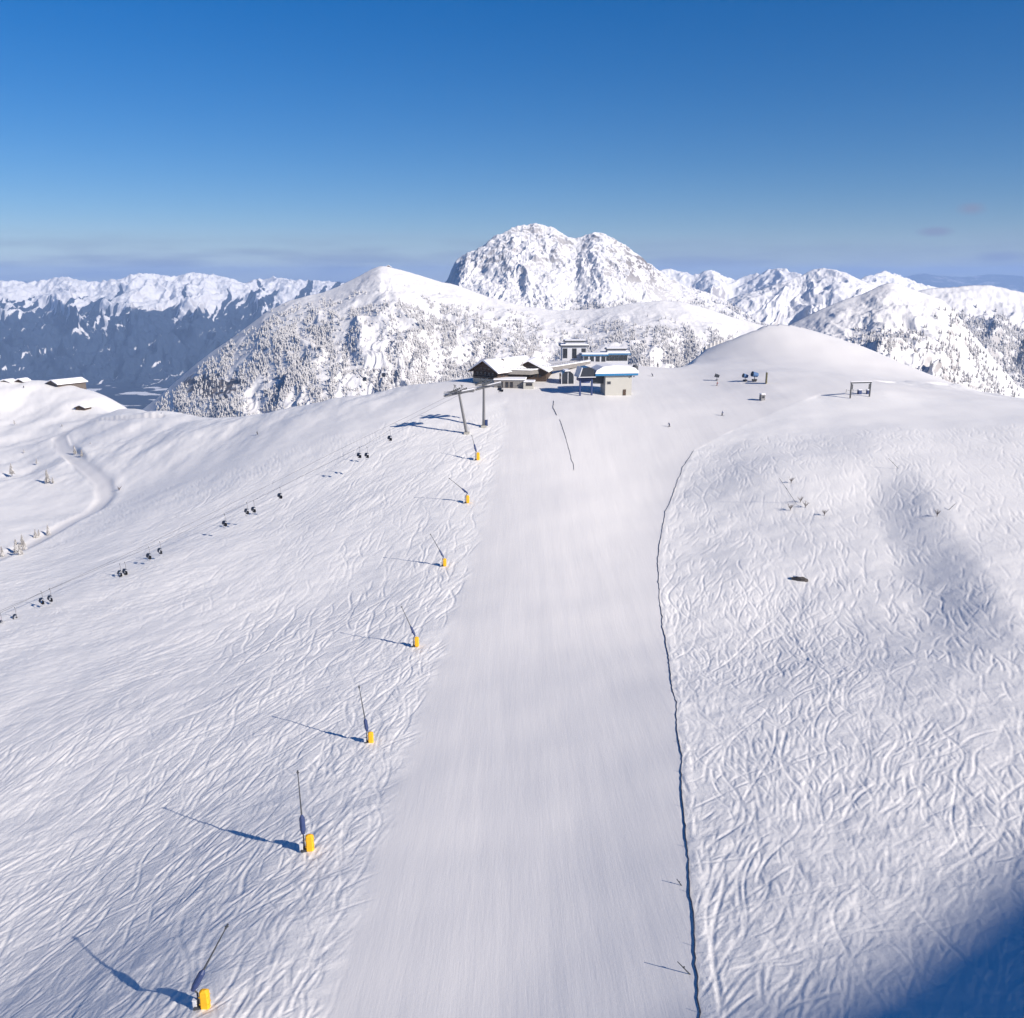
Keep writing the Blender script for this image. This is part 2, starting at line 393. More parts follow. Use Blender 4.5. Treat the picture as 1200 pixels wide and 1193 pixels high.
cols = np.concatenate([np.linspace(R(-82), R(-35), 60, endpoint=False), np.linspace(R(-35), R(35), 1300), np.linspace(R(35), R(82), 61)[1:]])
rs = [10.]
while rs[-1] < 960:
    r = rs[-1]; h = 70.
    dr = (r * r + h * h) / h * .00102
    if r < 210: dr *= .68
    dr = 2.5 if r < 50 else (min(dr, .62) if r < 330 else (min(dr, 1.5) if r < 480 else 4.))
    rs.append(r + dr)
rs = np.array(rs)
RR, AA = np.meshgrid(rs, cols, indexing='ij'); X = RR * np.sin(AA); Y = RR * np.cos(AA)
Z = base_z(X, Y); G = groomed(X, Y); off = 1 - G
rough = off * (1 - sstep(330, 420, Y)) * (1 - .75 * sstep(60, 150, X) * sstep(180, 260, Y))
Z += sample_track(X, Y) * off * (.72 + .28 * sstep(110, 200, RR)) * (.55 + .45 * sstep(-.3, .1, fbm(X / 30., Y / 30., 2, 44)))
Z += G * (fbm(X / 6., Y / 45., 3, 46) * .06 + perlin(X / 2.4, Y / 60., 47) * .012)
near = 1 - sstep(120, 330, RR)
Z += rough * near * (perlin(X / 2.6, Y / 2.6, 21) * .06 + np.maximum(perlin(X / 1.1, Y / 1.1, 31), 0) * .05)
Z += off * sstep(330, 420, Y) * (fbm(X / 16., Y / 26., 4, 43) * 1.3 + fbm(X / 45., Y / 60., 2, 49) * 3.)
Z += rough * fbm(X / 9., Y / 7., 3, 41) * .22
# a low shoulder of pushed snow along the fence
dF, frF = polyline_d(X, Y, fence)
Z += .05 * np.exp(-((dF + 1.0) / .6) ** 2) * (1 + .8 * perlin(X / 1.3, Y / 1.3, 51))
snow_field = grid_mesh('snow_ground', X, Y, Z, snow_near(), {'groomed': G}, flip=True)
snow_field['kind'] = 'structure'
del RR, AA, groove, rim

# ------------------------------------------------------------------ mountains
def mountain(name, sil, y0, front, base, mat, res, spur=.25, spur_w=500., rock=1., rockfn=None, forestfn=None, power=1.2, back=.6, seed=1, crumple=None, edge_noise=0., meander=.12, detail=1., smooth=3.5, jag=60., apron=0.):
    sil = sorted(sil); px = np.array([s[0] for s in sil], float); ev = np.array([ray(*s)[2] / ray(*s)[1] for s in sil])
    a = np.array([ray(*s)[0] / ray(*s)[1] for s in sil])
    u = np.linspace(a[0], a[-1], res[0]); 
    t = np.concatenate([np.linspace(0, 1, res[1]), 1 + np.linspace(0, 1, res[1] // 4)[1:] ** 1.5 * back])
    T, U = np.meshgrid(t, u, indexing='ij')
    yc = y0 * (1 + meander * fbm(U * y0 / (spur_w * 3), U * 0 + seed, 3, seed))
    Yv = yc - front + front * T
    Xv = U * Yv
    uf = np.linspace(a[0], a[-1], 1600); sg_ = smooth / F / (uf[1] - uf[0]); kk = np.arange(-int(3 * sg_) - 1, int(3 * sg_) + 2); ker = np.exp(-.5 * (kk / sg_) ** 2); ker /= ker.sum()
    evs = np.convolve(np.pad(np.interp(uf, a, ev), len(kk) // 2, mode='edge'), ker, 'valid')
    cr = np.interp(U, uf, evs)
    zc = cr * yc
    # endpoints sink
    fade = sstep(0, .05, (U - u[0]) / (u[-1] - u[0])) * sstep(0, .05, (u[-1] - U) / (u[-1] - u[0]))
    xs = U * y0
    warp = fbm(xs / spur_w, T * front / spur_w, 3, seed + 3) * .6
    rg = ridged(xs / spur_w + warp, T * front / spur_w * .35, 5, seed + 11)      # spurs run down the face
    pw = power * (1 - spur * (1 - .6 * (apron > 0) * (1 - sstep(.5, .85, np.clip(T, 0, 1)))) * (rg - .45) * 2.0)
    Ts = np.clip(T, 0, 1)
    prof = np.where(T <= 1, Ts ** np.clip(pw, .35, 4), 1 - (T - 1) / back * .9)
    z = base + (zc - base) * prof
    z = z - np.where(T > 1, (T - 1) / back * 600, 0)
    env = np.clip(1 - Ts, 0, 1) ** .7 * np.clip(Ts * 6, 0, 1)
    amp = (zc - base)
    if apron: env = env * (1 - apron * (1 - sstep(.5, .85, Ts)))
    z += env * amp * .10 * detail * (ridged(Xv / (spur_w * .45), Yv / (spur_w * .45), 6, seed + 23, .55) - .5)
    z += np.where(T < 1, 1, 0) * np.clip((1 - Ts) * 12, 0, 1) * amp * .018 * detail * fbm(Xv / (spur_w * .1), Yv / (spur_w * .1), 4, seed + 31)
    kj = jag * 1.0
    jg = edge_noise * yc * (ridged(Xv / y0 * kj, Yv / y0 * kj, 5, seed + 7, .55) - .5) * np.exp(-((T - 1) / .16) ** 2)
    z += jg
    # never rise above the crest seen from the valley side
    lim = (zc / yc) * Yv - amp * .002 + edge_noise * .35 * yc + np.maximum(jg, 0) * .3
    ex = z - lim; sf = amp * .03; z = np.where(ex > -sf, lim - sf * np.exp(-np.clip((ex + sf) / sf, 0, 20)), z) if edge_noise > .002 else np.where(T < .995, np.minimum(z, lim), z)
    at_ = {}
    pyv = CY + F * ((-z * ct - Yv * st) / (Yv * ct - z * st)) * 1.0
    pxv = CX + F * Xv / (Yv * ct - z * st)
    at_['rockiness'] = np.clip(rockfn(pxv, pyv, Xv, Yv, z) if rockfn else np.full(z.shape, rock), 0, 2)
    at_['forest'] = np.clip(forestfn(pxv, pyv, Xv, Yv, z) if forestfn else np.zeros(z.shape), 0, 1)
    o = grid_mesh(name, Xv, Yv, z, mat, at_, flip=False); o['kind'] = 'structure'
    return o, dict(X=Xv, Y=Yv, Z=z, px=pxv, py=pyv, T=T)

far_m = mountain_mat('far_range', nscale=.0016, bump=40., lo=.35, hi=.6, forest=(.018, .03, .055))
mid_m = mountain_mat('mid_slopes', nscale=.014, bump=5., lo=.45, hi=.62)
peak_m = mountain_mat('massif_rock', nscale=.015, bump=9., lo=.64, hi=.74, rock=(.17, .155, .155))
right_m = mountain_mat('right_slopes', nscale=.006, bump=14., lo=.42, hi=.56, rock=(.24, .22, .22))

# A: far range beyond the valley, snow on top and dark wood below
def forA(px, py, x, y, z):
    wv = fbm(x / 1400., z / 500., 3, 2) * 500
    fing = ridged((x + wv * .5 + z * .35) / 290., z / 5000., 2, 77)
    big = ridged((x + wv) / 1700., z / 3000., 3, 78)
    line = -330 - 520 * (fing - .5) * 1.6 - 330 * (big - .5) + fbm(x / 2500., y / 2500., 3, 8) * 160
    f = 1 - sstep(-120, 120, z - line)
    patch = fbm(x / 75., z / 170., 4, 15)
    return f * (1 - .62 * sstep(.27, .45, patch)) + .2 * f * (fbm(x / 120., z / 400., 3, 25))
mountain('far_mountains', [(-250,334),(-120,330),(-60,332),(0,330),(30,331),(60,328),(75,325),(90,329),(110,331),(130,329),(150,323),(165,320),(180,322),(200,325),(222,321),(240,321),(265,326),(285,332),(305,327),(325,325),(345,328),(380,331),(420,333),(470,338),(560,342),(640,350)],
         16000, 5600, -1262, far_m, (900, 260), spur=.5, spur_w=1100., forestfn=forA, rock=.35, power=1.4, seed=3, edge_noise=.007, jag=45., smooth=2., detail=1.4)
# H: farthest low ranges along the horizon
mountain('horizon_mountains', [(-500,326),(-300,330),(-100,327),(0,331),(40,329),(100,332),(300,331),(400,330),(600,334),(760,330),(900,330),(1000,329),(1060,325),(1080,320),(1100,323),(1130,325),(1160,321),(1180,322),(1210,325),(1300,322),(1450,326),(1700,330)],
         36000, 7000, -1262, far_m, (700, 70), spur=.3, spur_w=3500., forestfn=lambda px, py, x, y, z: .62 + .2 * fbm(x / 2000., z / 500., 3, 4), rock=.3, seed=5, edge_noise=.001)
# D: far right peaks
mountain('distant_peaks', [(640,345),(700,335),(740,330),(770,318),(785,315),(800,318),(812,323),(828,317),(838,317),(850,325),(862,328),(880,322),(900,316),(918,314),(932,320),(960,329),(1000,330),(1020,322),(1038,317),(1058,324),(1080,333),(1110,340),(1170,344),(1250,348),(1400,350)],
         9500, 2600, -800, right_m, (700, 170), spur=.5, spur_w=700., rock=.8, power=1.3, seed=8, edge_noise=.005, smooth=2.)
mountain('ridge_peaks', [(800,400),(830,372),(850,352),(868,345),(885,340),(905,334),(925,327),(940,322),(952,315),(965,313),(980,315),(992,319),(1005,326),(1022,333),(1045,345),(1080,352),(1130,360),(1200,375)],
         6200, 1900, -700, right_m, (520, 200), spur=.5, spur_w=600., rock=.6, power=1.2, seed=14, edge_noise=.003, smooth=2.5)
# G: right slope with grey wood on its foot
def forG(px, py, x, y, z): return (sstep(358, 372, py + (1130 - px) * .25 + fbm(x / 150., y / 150., 3, 3) * 26) * .45)
mG, dG = mountain('wooded_slope', [(980,372),(1040,352),(1065,343),(1090,338),(1115,337),(1140,334),(1158,334),(1175,337),(1200,343),(1240,345),(1330,340),(1450,352)],
         3900, 1700, -700, mid_m, (420, 160), spur=.35, spur_w=420., rock=.5, power=1.1, seed=21, edge_noise=.0015)
# C: the massif
def rockC(px, py, x, y, z):
    up = 1 - sstep(300, 338, py + np.abs(px - 640) * .0 + (px > 700) * -12)
    return .10 + .6 * up * sstep(-.15, .15, fbm(x / 260., y / 260., 3, 12) + .12) + .35 * sstep(700, 760, px)
mC, dC = mountain('rocky_massif', [(440,372),(480,352),(508,338),(524,330),(529,316),(534,306),(548,295),(565,284),(582,275),(600,267),(614,262),(628,261),(640,263),(650,267),(664,275),(676,279),(688,275),(696,272),(708,274),(722,280),(738,291),(752,301),(768,314),(782,324),(800,334),(825,342),(850,352),(880,372),(920,392)],
         5000, 1700, -520, peak_m, (900, 330), spur=.20, spur_w=260., rockfn=rockC, power=.85, seed=31, edge_noise=.0055, jag=42., meander=.05, detail=.75, apron=.75, smooth=1.5)
# B: the long white shoulder in front of it
def rockB(px, py, x, y, z):
    lump = np.exp(-(((px - 255) / 62.) ** 2 + ((py - 452) / 26.) ** 2))
    return .10 + 1.9 * lump + .4 * np.exp(-((px - 318) / 14.) ** 2 - ((py - 385) / 9.) ** 2) + .25 * sstep(700, 760, px)
mB, dB = mountain('snow_shoulder', [(90,560),(140,500),(182,468),(205,448),(228,428),(250,411),(272,396),(292,381),(310,367),(335,354),(358,347),(378,343),(400,334),(418,325),(432,317),(445,311),(458,313),(472,317),(490,322),(512,329),(535,334),(570,347),(610,358),(650,364),(700,362),(740,356),(775,352),(800,354),(830,362),(865,374),(905,384),(950,400),(1010,430)],
         3000, 1500, -520, mid_m, (1000, 330), spur=.22, spur_w=380., rockfn=rockB, power=.95, seed=41, edge_noise=.0006, meander=.05, detail=.5)
# E: nearer ridge on the right
def rockE(px, py, x, y, z): return .15 + .6 * sstep(1060, 1110, px) * sstep(345, 380, py) + .5 * np.exp(-((px - 1045) / 30.) ** 2 - ((py - 395) / 14.) ** 2)
mE, dE = mountain('wooded_ridge', [(860,420),(905,392),(930,378),(950,368),(968,360),(990,351),(1008,346),(1024,338),(1040,331),(1052,332),(1066,338),(1086,345),(1104,351),(1118,364),(1132,382),(1150,403),(1168,424),(1188,446),(1212,466),(1260,500),(1320,540)],
         2100, 1150, -420, mid_m, (560, 260), spur=.28, spur_w=260., rockfn=rockE, power=1.0, seed=51, edge_noise=.0008, meander=.06)
# valley floor out to the horizon
gx = np.linspace(-1, 1, 160); gx = np.sign(gx) * np.abs(gx) ** 1.8 * 44000; gy = np.linspace(0, 1, 220) ** 1.6 * 44000 - 900
GYY, GXX = np.meshgrid(gy, gx, indexing='ij')
gz = -1250 + 0 * GXX
fo = .86 - .8 * sstep(.12, .2, fbm(GXX / 1100., GYY / 420., 4, 61)) * (GYY > 8000)
def valley_mat():
    m = mountain_mat('valley_floor', nscale=.0025, bump=1.)
    return m
vy = np.linspace(7000, 15500, 420); vx = np.linspace(-11000, 1500, 420); VY, VX = np.meshgrid(vy, vx, indexing='ij')
fo2 = .9 - .85 * sstep(.10, .17, fbm(VX / 420., VY / 420., 5, 61)) 
o = grid_mesh('valley_ground', VX, VY, np.full(VX.shape, -1249.), far_m, {'forest': fo2, 'rockiness': fo2 * 0}); o['kind'] = 'structure'
o = grid_mesh('ground', GXX, GYY, gz, far_m, {'forest': .8 + 0 * gz, 'rockiness': gz * 0}); o['kind'] = 'structure'
# the shoulder behind the viewpoint, to the right: it throws the shadow in the corner
hh = np.linspace(300, 640, 90); pp = np.linspace(-120, 620, 300); PP, HH = np.meshgrid(pp, hh, indexing='ij')
pv = np.array([-SH[1], SH[0]]); tanE = math.tan(R(SUN_EL))
cp = []
for a in [(960,1200),(1040,1160),(1120,1105),(1205,1052)]:
    q = ground(*a); cp.append((q[0] * pv[0] + q[1] * pv[1], q[2] + (455 - (q[0] * SH[0] + q[1] * SH[1])) * tanE))
cp = np.array(sorted(cp)); sl0 = (cp[1, 1] - cp[0, 1]) / (cp[1, 0] - cp[0, 0]); sl1 = (cp[-1, 1] - cp[-2, 1]) / (cp[-1, 0] - cp[-2, 0])
top = np.interp(PP, cp[:, 0], cp[:, 1]) + np.clip(PP - cp[-1, 0], 0, 60) * sl1 + np.clip(PP - cp[0, 0], -60, 0) * sl0
print('HILL', cp)
hz = -60 + (top + 60) * np.exp(-((HH - 455) / 75.) ** 2) * sstep(-110, 10, PP) * (1 - sstep(330, 600, PP)) + fbm(PP / 40., HH / 40., 4, 71) * 1.2
o = grid_mesh('snow_hill', SH[0] * HH + pv[0] * PP, SH[1] * HH + pv[1] * PP, hz, mid_m, {'forest': hz * 0, 'rockiness': hz * 0 + .2}); o['kind'] = 'structure'

# ------------------------------------------------------------------ snowy firs
def fir_materials():
    m = bpy.data.materials.new('snowy_needles'); m.use_nodes = True; nt = m.node_tree; b = nt.nodes['Principled BSDF']
    tc = nt.nodes.new('ShaderNodeTexCoord'); ge = nt.nodes.new('ShaderNodeNewGeometry')
    sep = nt.nodes.new('ShaderNodeSeparateXYZ'); nt.links.new(ge.outputs['Normal'], sep.inputs[0])
    n = nd(nt, 'ShaderNodeTexNoise', Scale=.35, Detail=3.); nt.links.new(ge.outputs['Position'], n.inputs['Vector'])
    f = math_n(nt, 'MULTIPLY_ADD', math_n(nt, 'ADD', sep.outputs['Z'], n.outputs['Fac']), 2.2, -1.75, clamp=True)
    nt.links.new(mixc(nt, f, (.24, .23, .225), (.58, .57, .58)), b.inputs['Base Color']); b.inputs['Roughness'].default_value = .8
    return m
fir_m = fir_materials(); bark = pmat('bark', (.10, .075, .06), .9, noise=.3)
def fir_mesh(seed, n=9, tiers=7):
    rr = random.Random(seed); mb = MB()
    for k in range(tiers):
        z0 = .10 + .82 * k / tiers; rad = (.235 - .20 * k / tiers) * rr.uniform(.85, 1.15); zt = z0 + .24 * (1 - .4 * k / tiers)
        V = [(0, 0, zt)]
        for j in range(n * 2):
            a = math.pi * j / n + rr.uniform(-.12, .12); q = rad * (rr.uniform(.85, 1.15) if j % 2 == 0 else rr.uniform(.45, .65))
            V.append((q * math.cos(a), q * math.sin(a), z0 - (.03 if j % 2 == 0 else -.02) + rr.uniform(-.015, .015)))
        V.append((0, 0, z0 + .06)); L = len(V) - 1; m = n * 2
        mb.add(V, [(0, 1 + j, 1 + (j + 1) % m) for j in range(m)] + [(L, 1 + (j + 1) % m, 1 + j) for j in range(m)])
    return mb
firs = []
for k in range(4):
    r = empty('fir_tree', (0, 0, 0)); t = MB(); t.tube((0, 0, -.08), (0, 0, .55), .022, .01, 7); t.build('trunk', bark, r)
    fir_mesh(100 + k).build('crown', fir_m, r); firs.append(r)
used_fir = [False] * 4
def place_fir(p, h, label, group, wide=1.):
    k = random.randrange(4)
    if used_fir[k]: t = copy_tree(firs[k])
    else: t = firs[k]; used_fir[k] = True
    t.location = tuple(map(float, p)); t.scale = (h * wide, h * wide, h); t.rotation_euler = (0, 0, random.uniform(0, 6.28))
    tag(t, label, 'tree', group); return t

# forests seen as one mass
def forest_mass(name, label, D, dens, N, hmin, hmax, seed):
    r_ = np.random.default_rng(seed); nr, nc = D['X'].shape
    i = r_.integers(0, nr - 2, N * 6); j = r_.integers(0, nc - 2, N * 6); u = r_.random(N * 6); v = r_.random(N * 6)
    def lerp(A_): return (A_[i, j] * (1 - u) + A_[i + 1, j] * u) * (1 - v) + (A_[i, j + 1] * (1 - u) + A_[i + 1, j + 1] * u) * v
    x, y, z, px, py, T = (lerp(D[k]) for k in ('X', 'Y', 'Z', 'px', 'py', 'T'))
    p = dens(px, py, x, y, z) * (T < 1.0); k = r_.random(len(x)) < p; idx = np.nonzero(k)[0][:N]
    x, y, z = x[idx], y[idx], z[idx]; n = len(x); h = r_.uniform(hmin, hmax, n)
    # template: two stacked five-sided cones
    tv = []; tf = []
    for z0, z1, rd in ((0., .6, .26), (.32, 1., .17)):
        b = len(tv); tv += [(rd * math.cos(a), rd * math.sin(a), z0) for a in np.arange(5) * 2 * math.pi / 5] + [(0, 0, z1)]
        tf += [(b + q, b + (q + 1) % 5, b + 5) for q in range(5)]
    tv = np.array(tv); tf = np.array(tf); a = r_.uniform(0, 6.28, n); c, s = np.cos(a)[:, None], np.sin(a)[:, None]; wd = r_.uniform(.8, 1.3, n)[:, None]
    H = h[:, None]; VX_ = x[:, None] + H * wd * (tv[None, :, 0] * c - tv[None, :, 1] * s); VY_ = y[:, None] + H * wd * (tv[None, :, 0] * s + tv[None, :, 1] * c); VZ_ = z[:, None] - .5 + H * tv[None, :, 2]
    V = np.stack([VX_, VY_, VZ_], -1).reshape(-1).astype(np.float32); Fc = (tf[None] + (np.arange(n) * len(tv))[:, None, None]).reshape(-1).astype(np.int32)
    me = bpy.data.meshes.new(name); me.vertices.add(len(V) // 3); me.vertices.foreach_set('co', V); me.loops.add(len(Fc)); me.loops.foreach_set('vertex_index', Fc)
    me.polygons.add(len(Fc) // 3); me.polygons.foreach_set('loop_start', np.arange(len(Fc) // 3, dtype=np.int32) * 3); me.update(calc_edges=True); me.materials.append(fir_m)
    o = bpy.data.objects.new(name, me); C.objects.link(o); tag(o, label, 'forest', kind='stuff'); return o
def densB(px, py, x, y, z):
    n = fbm(x / 120., y / 60., 4, 81); n2 = ridged(px / 26., py / 90., 3, 91)
    a = sstep(345, 400, py + n * 45 - np.abs(px - 400) * 0) * sstep(-.3, .15, n + .12)
    open1 = np.exp(-(((px - 432) / 34.) ** 2 + ((py - 405) / 42.) ** 4)); crest = sstep(0, 26, py - np.interp(px, [90,140,182,250,300,345,400,445,500,540,700,780,870], [560,500,468,411,372,350,334,311,328,350,372,368,390]))
    a = a * (1 - .95 * open1) * crest * (.12 + .88 * sstep(.35, .58, n2))
    meadow = np.exp(-(((px - 640) / 55.) ** 2 + ((py - 385) / 28.) ** 2)) ; a = a * (1 - .8 * meadow) * (1 - .9 * np.exp(-(((px - 258) / 55.) ** 2 + ((py - 455) / 24.) ** 2)))
    return np.clip(a, 0, 1)
forest_mass('mountain_forest', 'frosted grey wood covering the broad white shoulder', dB, densB, 60000, 7, 13, 5)
forest_mass('slope_forest', 'dense grey wood on the far slope at the right edge', dG, lambda px, py, x, y, z: sstep(360, 374, py + (1130 - px) * .2 + fbm(x / 120., y / 120., 3, 3) * 22) * (px > 1085), 14000, 12, 20, 6)
forest_mass('ridge_forest', 'loose frosted wood on the nearer right ridge', dE, lambda px, py, x, y, z: np.clip(sstep(1040, 1130, px + (py - 400) * .9) * sstep(-.1, .3, fbm(x / 90., y / 90., 3, 13)) * .5 + .8 * np.exp(-((px - 1040) / 28.) ** 2 - ((py - 402) / 12.) ** 2), 0, 1) * sstep(352, 372, py), 5200, 8, 13, 7)
forest_mass('massif_forest', 'frosted wood on the lower flank of the rocky massif', dC, lambda px, py, x, y, z: sstep(348, 362, py) * sstep(600, 690, px) * sstep(-.1, .2, fbm(x / 150., y / 150., 3, 19)), 6000, 12, 20, 8)
# individual firs one can tell apart on the nearer ridge
xs, ys, zs, pxs, pys, Ts_ = (dE[k] for k in ('X', 'Y', 'Z', 'px', 'py', 'T'))
cand = np.nonzero((pxs > 1070) & (pxs < 1200) & (pys > 362) & (pys < 470) & (Ts_ < .98) & (Ts_ > .2)); sel_ = RNG.choice(len(cand[0]), 90, replace=False)
for k in sel_:
    i, j = cand[0][k], cand[1][k]
    place_fir((xs[i, j], ys[i, j], zs[i, j] - .5), random.uniform(8, 13), 'dark frosted fir scattered on the nearer right ridge', 'firs scattered on the nearer right ridge', 1.1)
for px, py, h, lb in [(14,556,7.5,'frosted fir alone on the open left hillside'),(43,543,3.5,'small dark fir above the left hillside hollow'),(56,566,8.5,'tall narrow fir beside a low one on the left hillside'),(62,566,4,'low bushy fir right beside a tall narrow one'),
        (3,652,5,'fir at the left picture edge by the groomed way'),(20,648,7,'tallest dark fir of the clump by the groomed way'),(24,650,6,'dark fir in the clump, right of its tallest tree'),(27,640,6,'fir behind the clump, nearest the small pair'),(29,644,4.5,'short fir at the right rim of the clump'),
        (42,630,4.5,'left fir of the small pair above the groomed way'),(46,629,4,'right fir of the small pair above the groomed way'),(57,627,5.5,'fir standing apart at the end of the tree row'),(88,532,6,'faint fir inside the bend of the groomed way, left one'),(96,535,5,'faint fir inside the bend of the groomed way, right one'),(73,502,4,'small fir above the bend of the groomed way'),(17,497,4,'small fir near the hut on the left hill'),(28,530,2.6,'tiny fir beside a bare patch on the left hill'),(106,522,2.6,'tiny fir on the bright slope right of the way')]:
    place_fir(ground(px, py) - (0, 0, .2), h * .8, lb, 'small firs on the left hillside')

# ------------------------------------------------------------------ object materials
yellow = pmat('yellow_mat', (.80, .42, .02), .6, noise=.15, scale=2); navy = pmat('navy_metal', (.03, .05, .14), .45, spec=.4, noise=.2); dgrey = pmat('dark_steel', (.07, .075, .085), .5, .3, noise=.2)
galv = pmat('galvanised_steel', (.23, .23, .24), .5, .4, noise=.15); white_p = pmat('white_plastic', (.55, .56, .60), .5); snow_c = pmat('roof_snow', (.82, .82, .86), .6, noise=.03, scale=.6)
wood_d = pmat('dark_timber', (.075, .05, .038), .8, noise=.35, scale=1.5); wood_l = pmat('pale_timber', (.12, .10, .088), .8, noise=.25, scale=1.5); conc = pmat('concrete', (.34, .33, .30), .85, noise=.15, scale=.7)
stone = pmat('stone_wall', (.20, .19, .185), .9, noise=.35, scale=1.3); glass = pmat('dark_glass', (.03, .035, .045), .12, 0, .6); blue_p = pmat('blue_fascia', (.03, .17, .36), .5, noise=.1); black = pmat('black_rubber', (.02, .02, .022), .6)
bubble = pmat('tinted_bubble', (.025, .035, .06), .45, 0, .3); netm = pmat('dark_net', (.05, .055, .08), .9, noise=.3, scale=3.); cream = pmat('cream_render', (.44, .43, .40), .8, noise=.08); red = pmat('red_jacket', (.30, .03, .03), .7); rockm = pmat('bare_rock', (.10, .09, .085), .9, noise=.4, scale=2.)

# ------------------------------------------------------------------ snow lances
LB = ['snow lance at the foot of the slope, pole leaning right', 'snow lance with large navy head beside a tall yellow mat', 'snow lance with small navy head, third from the bottom of the row', 'snow lance with pale orange mat, in the middle of the row',
      'snow lance with short pole, third from the top of the row', 'snow lance with steeply leaning thin pole below the lift pylons\' nearest lance', 'topmost snow lance, just below the lift pylons']
lances = [((238,1180),(265,1087)),((361,996),(349,906)),((433,870),(421,806)),((487,757),(471,712)),((520,663),(505,627)),((547,589),(527,561)),((559,539),(553,511))]
for k, ((bx, by), (tx, ty)) in enumerate(lances):
    g = ground(bx, by); g[2] -= .1; tipw = at_y(tx, ty, g[1] + 1.5); t = empty('snow_lance', g, 0); rel = tipw - g; s = [.78, .88, .75, .8, .78, .88, 1.][k]
    lean = np.array([rel[0], rel[1], 0.]); lean /= np.linalg.norm(lean) + 1e-6
    piv = np.array([-.55 * s, 0, 4.2 * s]) if k != 0 else np.array([-.3, 0, 3.9]) * s
    m = MB(); m.tube((-.5 * s, 0, -.6), (-.52 * s, 0, 2.2 * s), .11 * s, .10 * s, 10); m.tube((-.52 * s, 0, 2.15 * s), piv - (rel - piv) / np.linalg.norm(rel - piv) * 1.1 * s, .10 * s, .10 * s, 10); m.box((-.5 * s, 0, .1), (.8, .8, .3), bev=.05); m.build('post', dgrey, t)
    m = MB(); m.box((.35 * s, -.1, 1.35 * s), (1.1 * s, .85 * s, 2.8 * s), bev=.26 * s); m.box((.35 * s, -.1, 1.9 * s), (1.19 * s, .79 * s, .07), bev=.02); m.box((.35 * s, -.1, .9 * s), (1.19 * s, .79 * s, .07), bev=.02)
    o = m.build('impact_mat', yellow, t)
    m = MB(); m.box((-.95 * s, .05, .5 * s), (.5 * s, .5 * s, 1.2 * s), bev=.06); m.box((-.95 * s, .05, 1.12 * s), (.57 * s, .57 * s, .1), bev=.03); m.build('valve_shaft', white_p, t)
    d = rel - piv; L = np.linalg.norm(d); d /= L
    m = MB(); hw = .8 * s if k < 3 else .6 * s
    a0 = piv - d * 1.3 * s; m.tube(a0, a0 + d * .5, .28 * hw, .5 * hw, 10); m.tube(a0 + d * .5, piv + d * 1.0 * s, .5 * hw, .5 * hw, 10); m.tube(piv + d * 1.0 * s, piv + d * 1.5 * s, .5 * hw, .12, 10)
    m.box(tuple(piv - np.array([.1, 0, .1]) * s), (.55 * s, .5 * s, .7 * s), bev=.08); m.build('compressor_head', navy, t)
    m = MB(); m.tube(piv + d * .9 * s, piv + d * L * .55, .11, .08, 8); m.tube(piv + d * L * .55, rel, .08, .05, 8); m.build('pole', dgrey, t)
    m = MB(); m.tube(rel - d * .15, rel + d * .35, .10, .10, 8); m.box(tuple(rel + d * .1), (.35, .14, .1), bev=.02); m.build('nozzle', dgrey, t)
    # skirt of blown snow at the foot
    tag(t, LB[k] if k != 5 else 'snow lance with steeply leaning thin pole, second from the top', 'snow lance', 'snow lances lining the left edge of the piste')

# ------------------------------------------------------------------ piste fences
def make_fence(pts_px, label, h, name='safety_fence', step=5., jag=.12):
    P = gl(pts_px); seg = np.linalg.norm(P[1:] - P[:-1], axis=1); S = np.concatenate([[0], seg.cumsum()]); q = np.arange(0, S[-1], step)
    x = np.interp(q, S, P[:, 0]) + RNG.normal(0, jag, len(q)); y = np.interp(q, S, P[:, 1]); z = base_z(x, y)
    t = empty(name, (x[0], y[0], z[0])); o0 = np.array([x[0], y[0], z[0]])
    net = MB(); pts = []
    for k in range(len(q) - 1):
        for j in range(5):
            f = j / 5; pts.append((x[k] + (x[k + 1] - x[k]) * f + RNG.normal(0, .05), y[k] + (y[k + 1] - y[k]) * f, z[k] + (z[k + 1] - z[k]) * f, h * (1 - .22 * math.sin(math.pi * f)) ))
    V = []; Fc = []
    for p in pts:
        for dx, zz in ((-.05, -.25), (-.05, p[3]), (.05, p[3]), (.05, -.25)): V.append((p[0] - o0[0] + dx, p[1] - o0[1], p[2] - o0[2] + zz))
    for k in range(len(pts) - 1):
        for j in range(4): Fc.append((k * 4 + j, k * 4 + (j + 1) % 4, k * 4 + 4 + (j + 1) % 4, k * 4 + 4 + j))
    net.add(V, Fc); net.build('net', netm, t)
    vis = [k for k in range(len(q)) if k % 2 == 0][:95]
    for k in vis:
        m = MB(); b = np.array([x[k], y[k], z[k]]) - o0; m.tube(b - (0, 0, .3), b + (RNG.normal(0, .04), 0, h + .35), .04, .03, 6); m.build('post', dgrey, t)
    tag(t, label, 'fence'); return t
make_fence(fence_px, 'long low dark net fence along the right edge of the piste', .12)
make_fence([(649,470),(648,478),(653,488)], 'short stub of dark net fence by the snow mound', .2, step=2., jag=.05)
make_fence([(656,492),(660,504),(665,520),(669,535),(674,556)], 'short thin net fence running down the middle of the upper piste', .15, step=5., jag=.1)
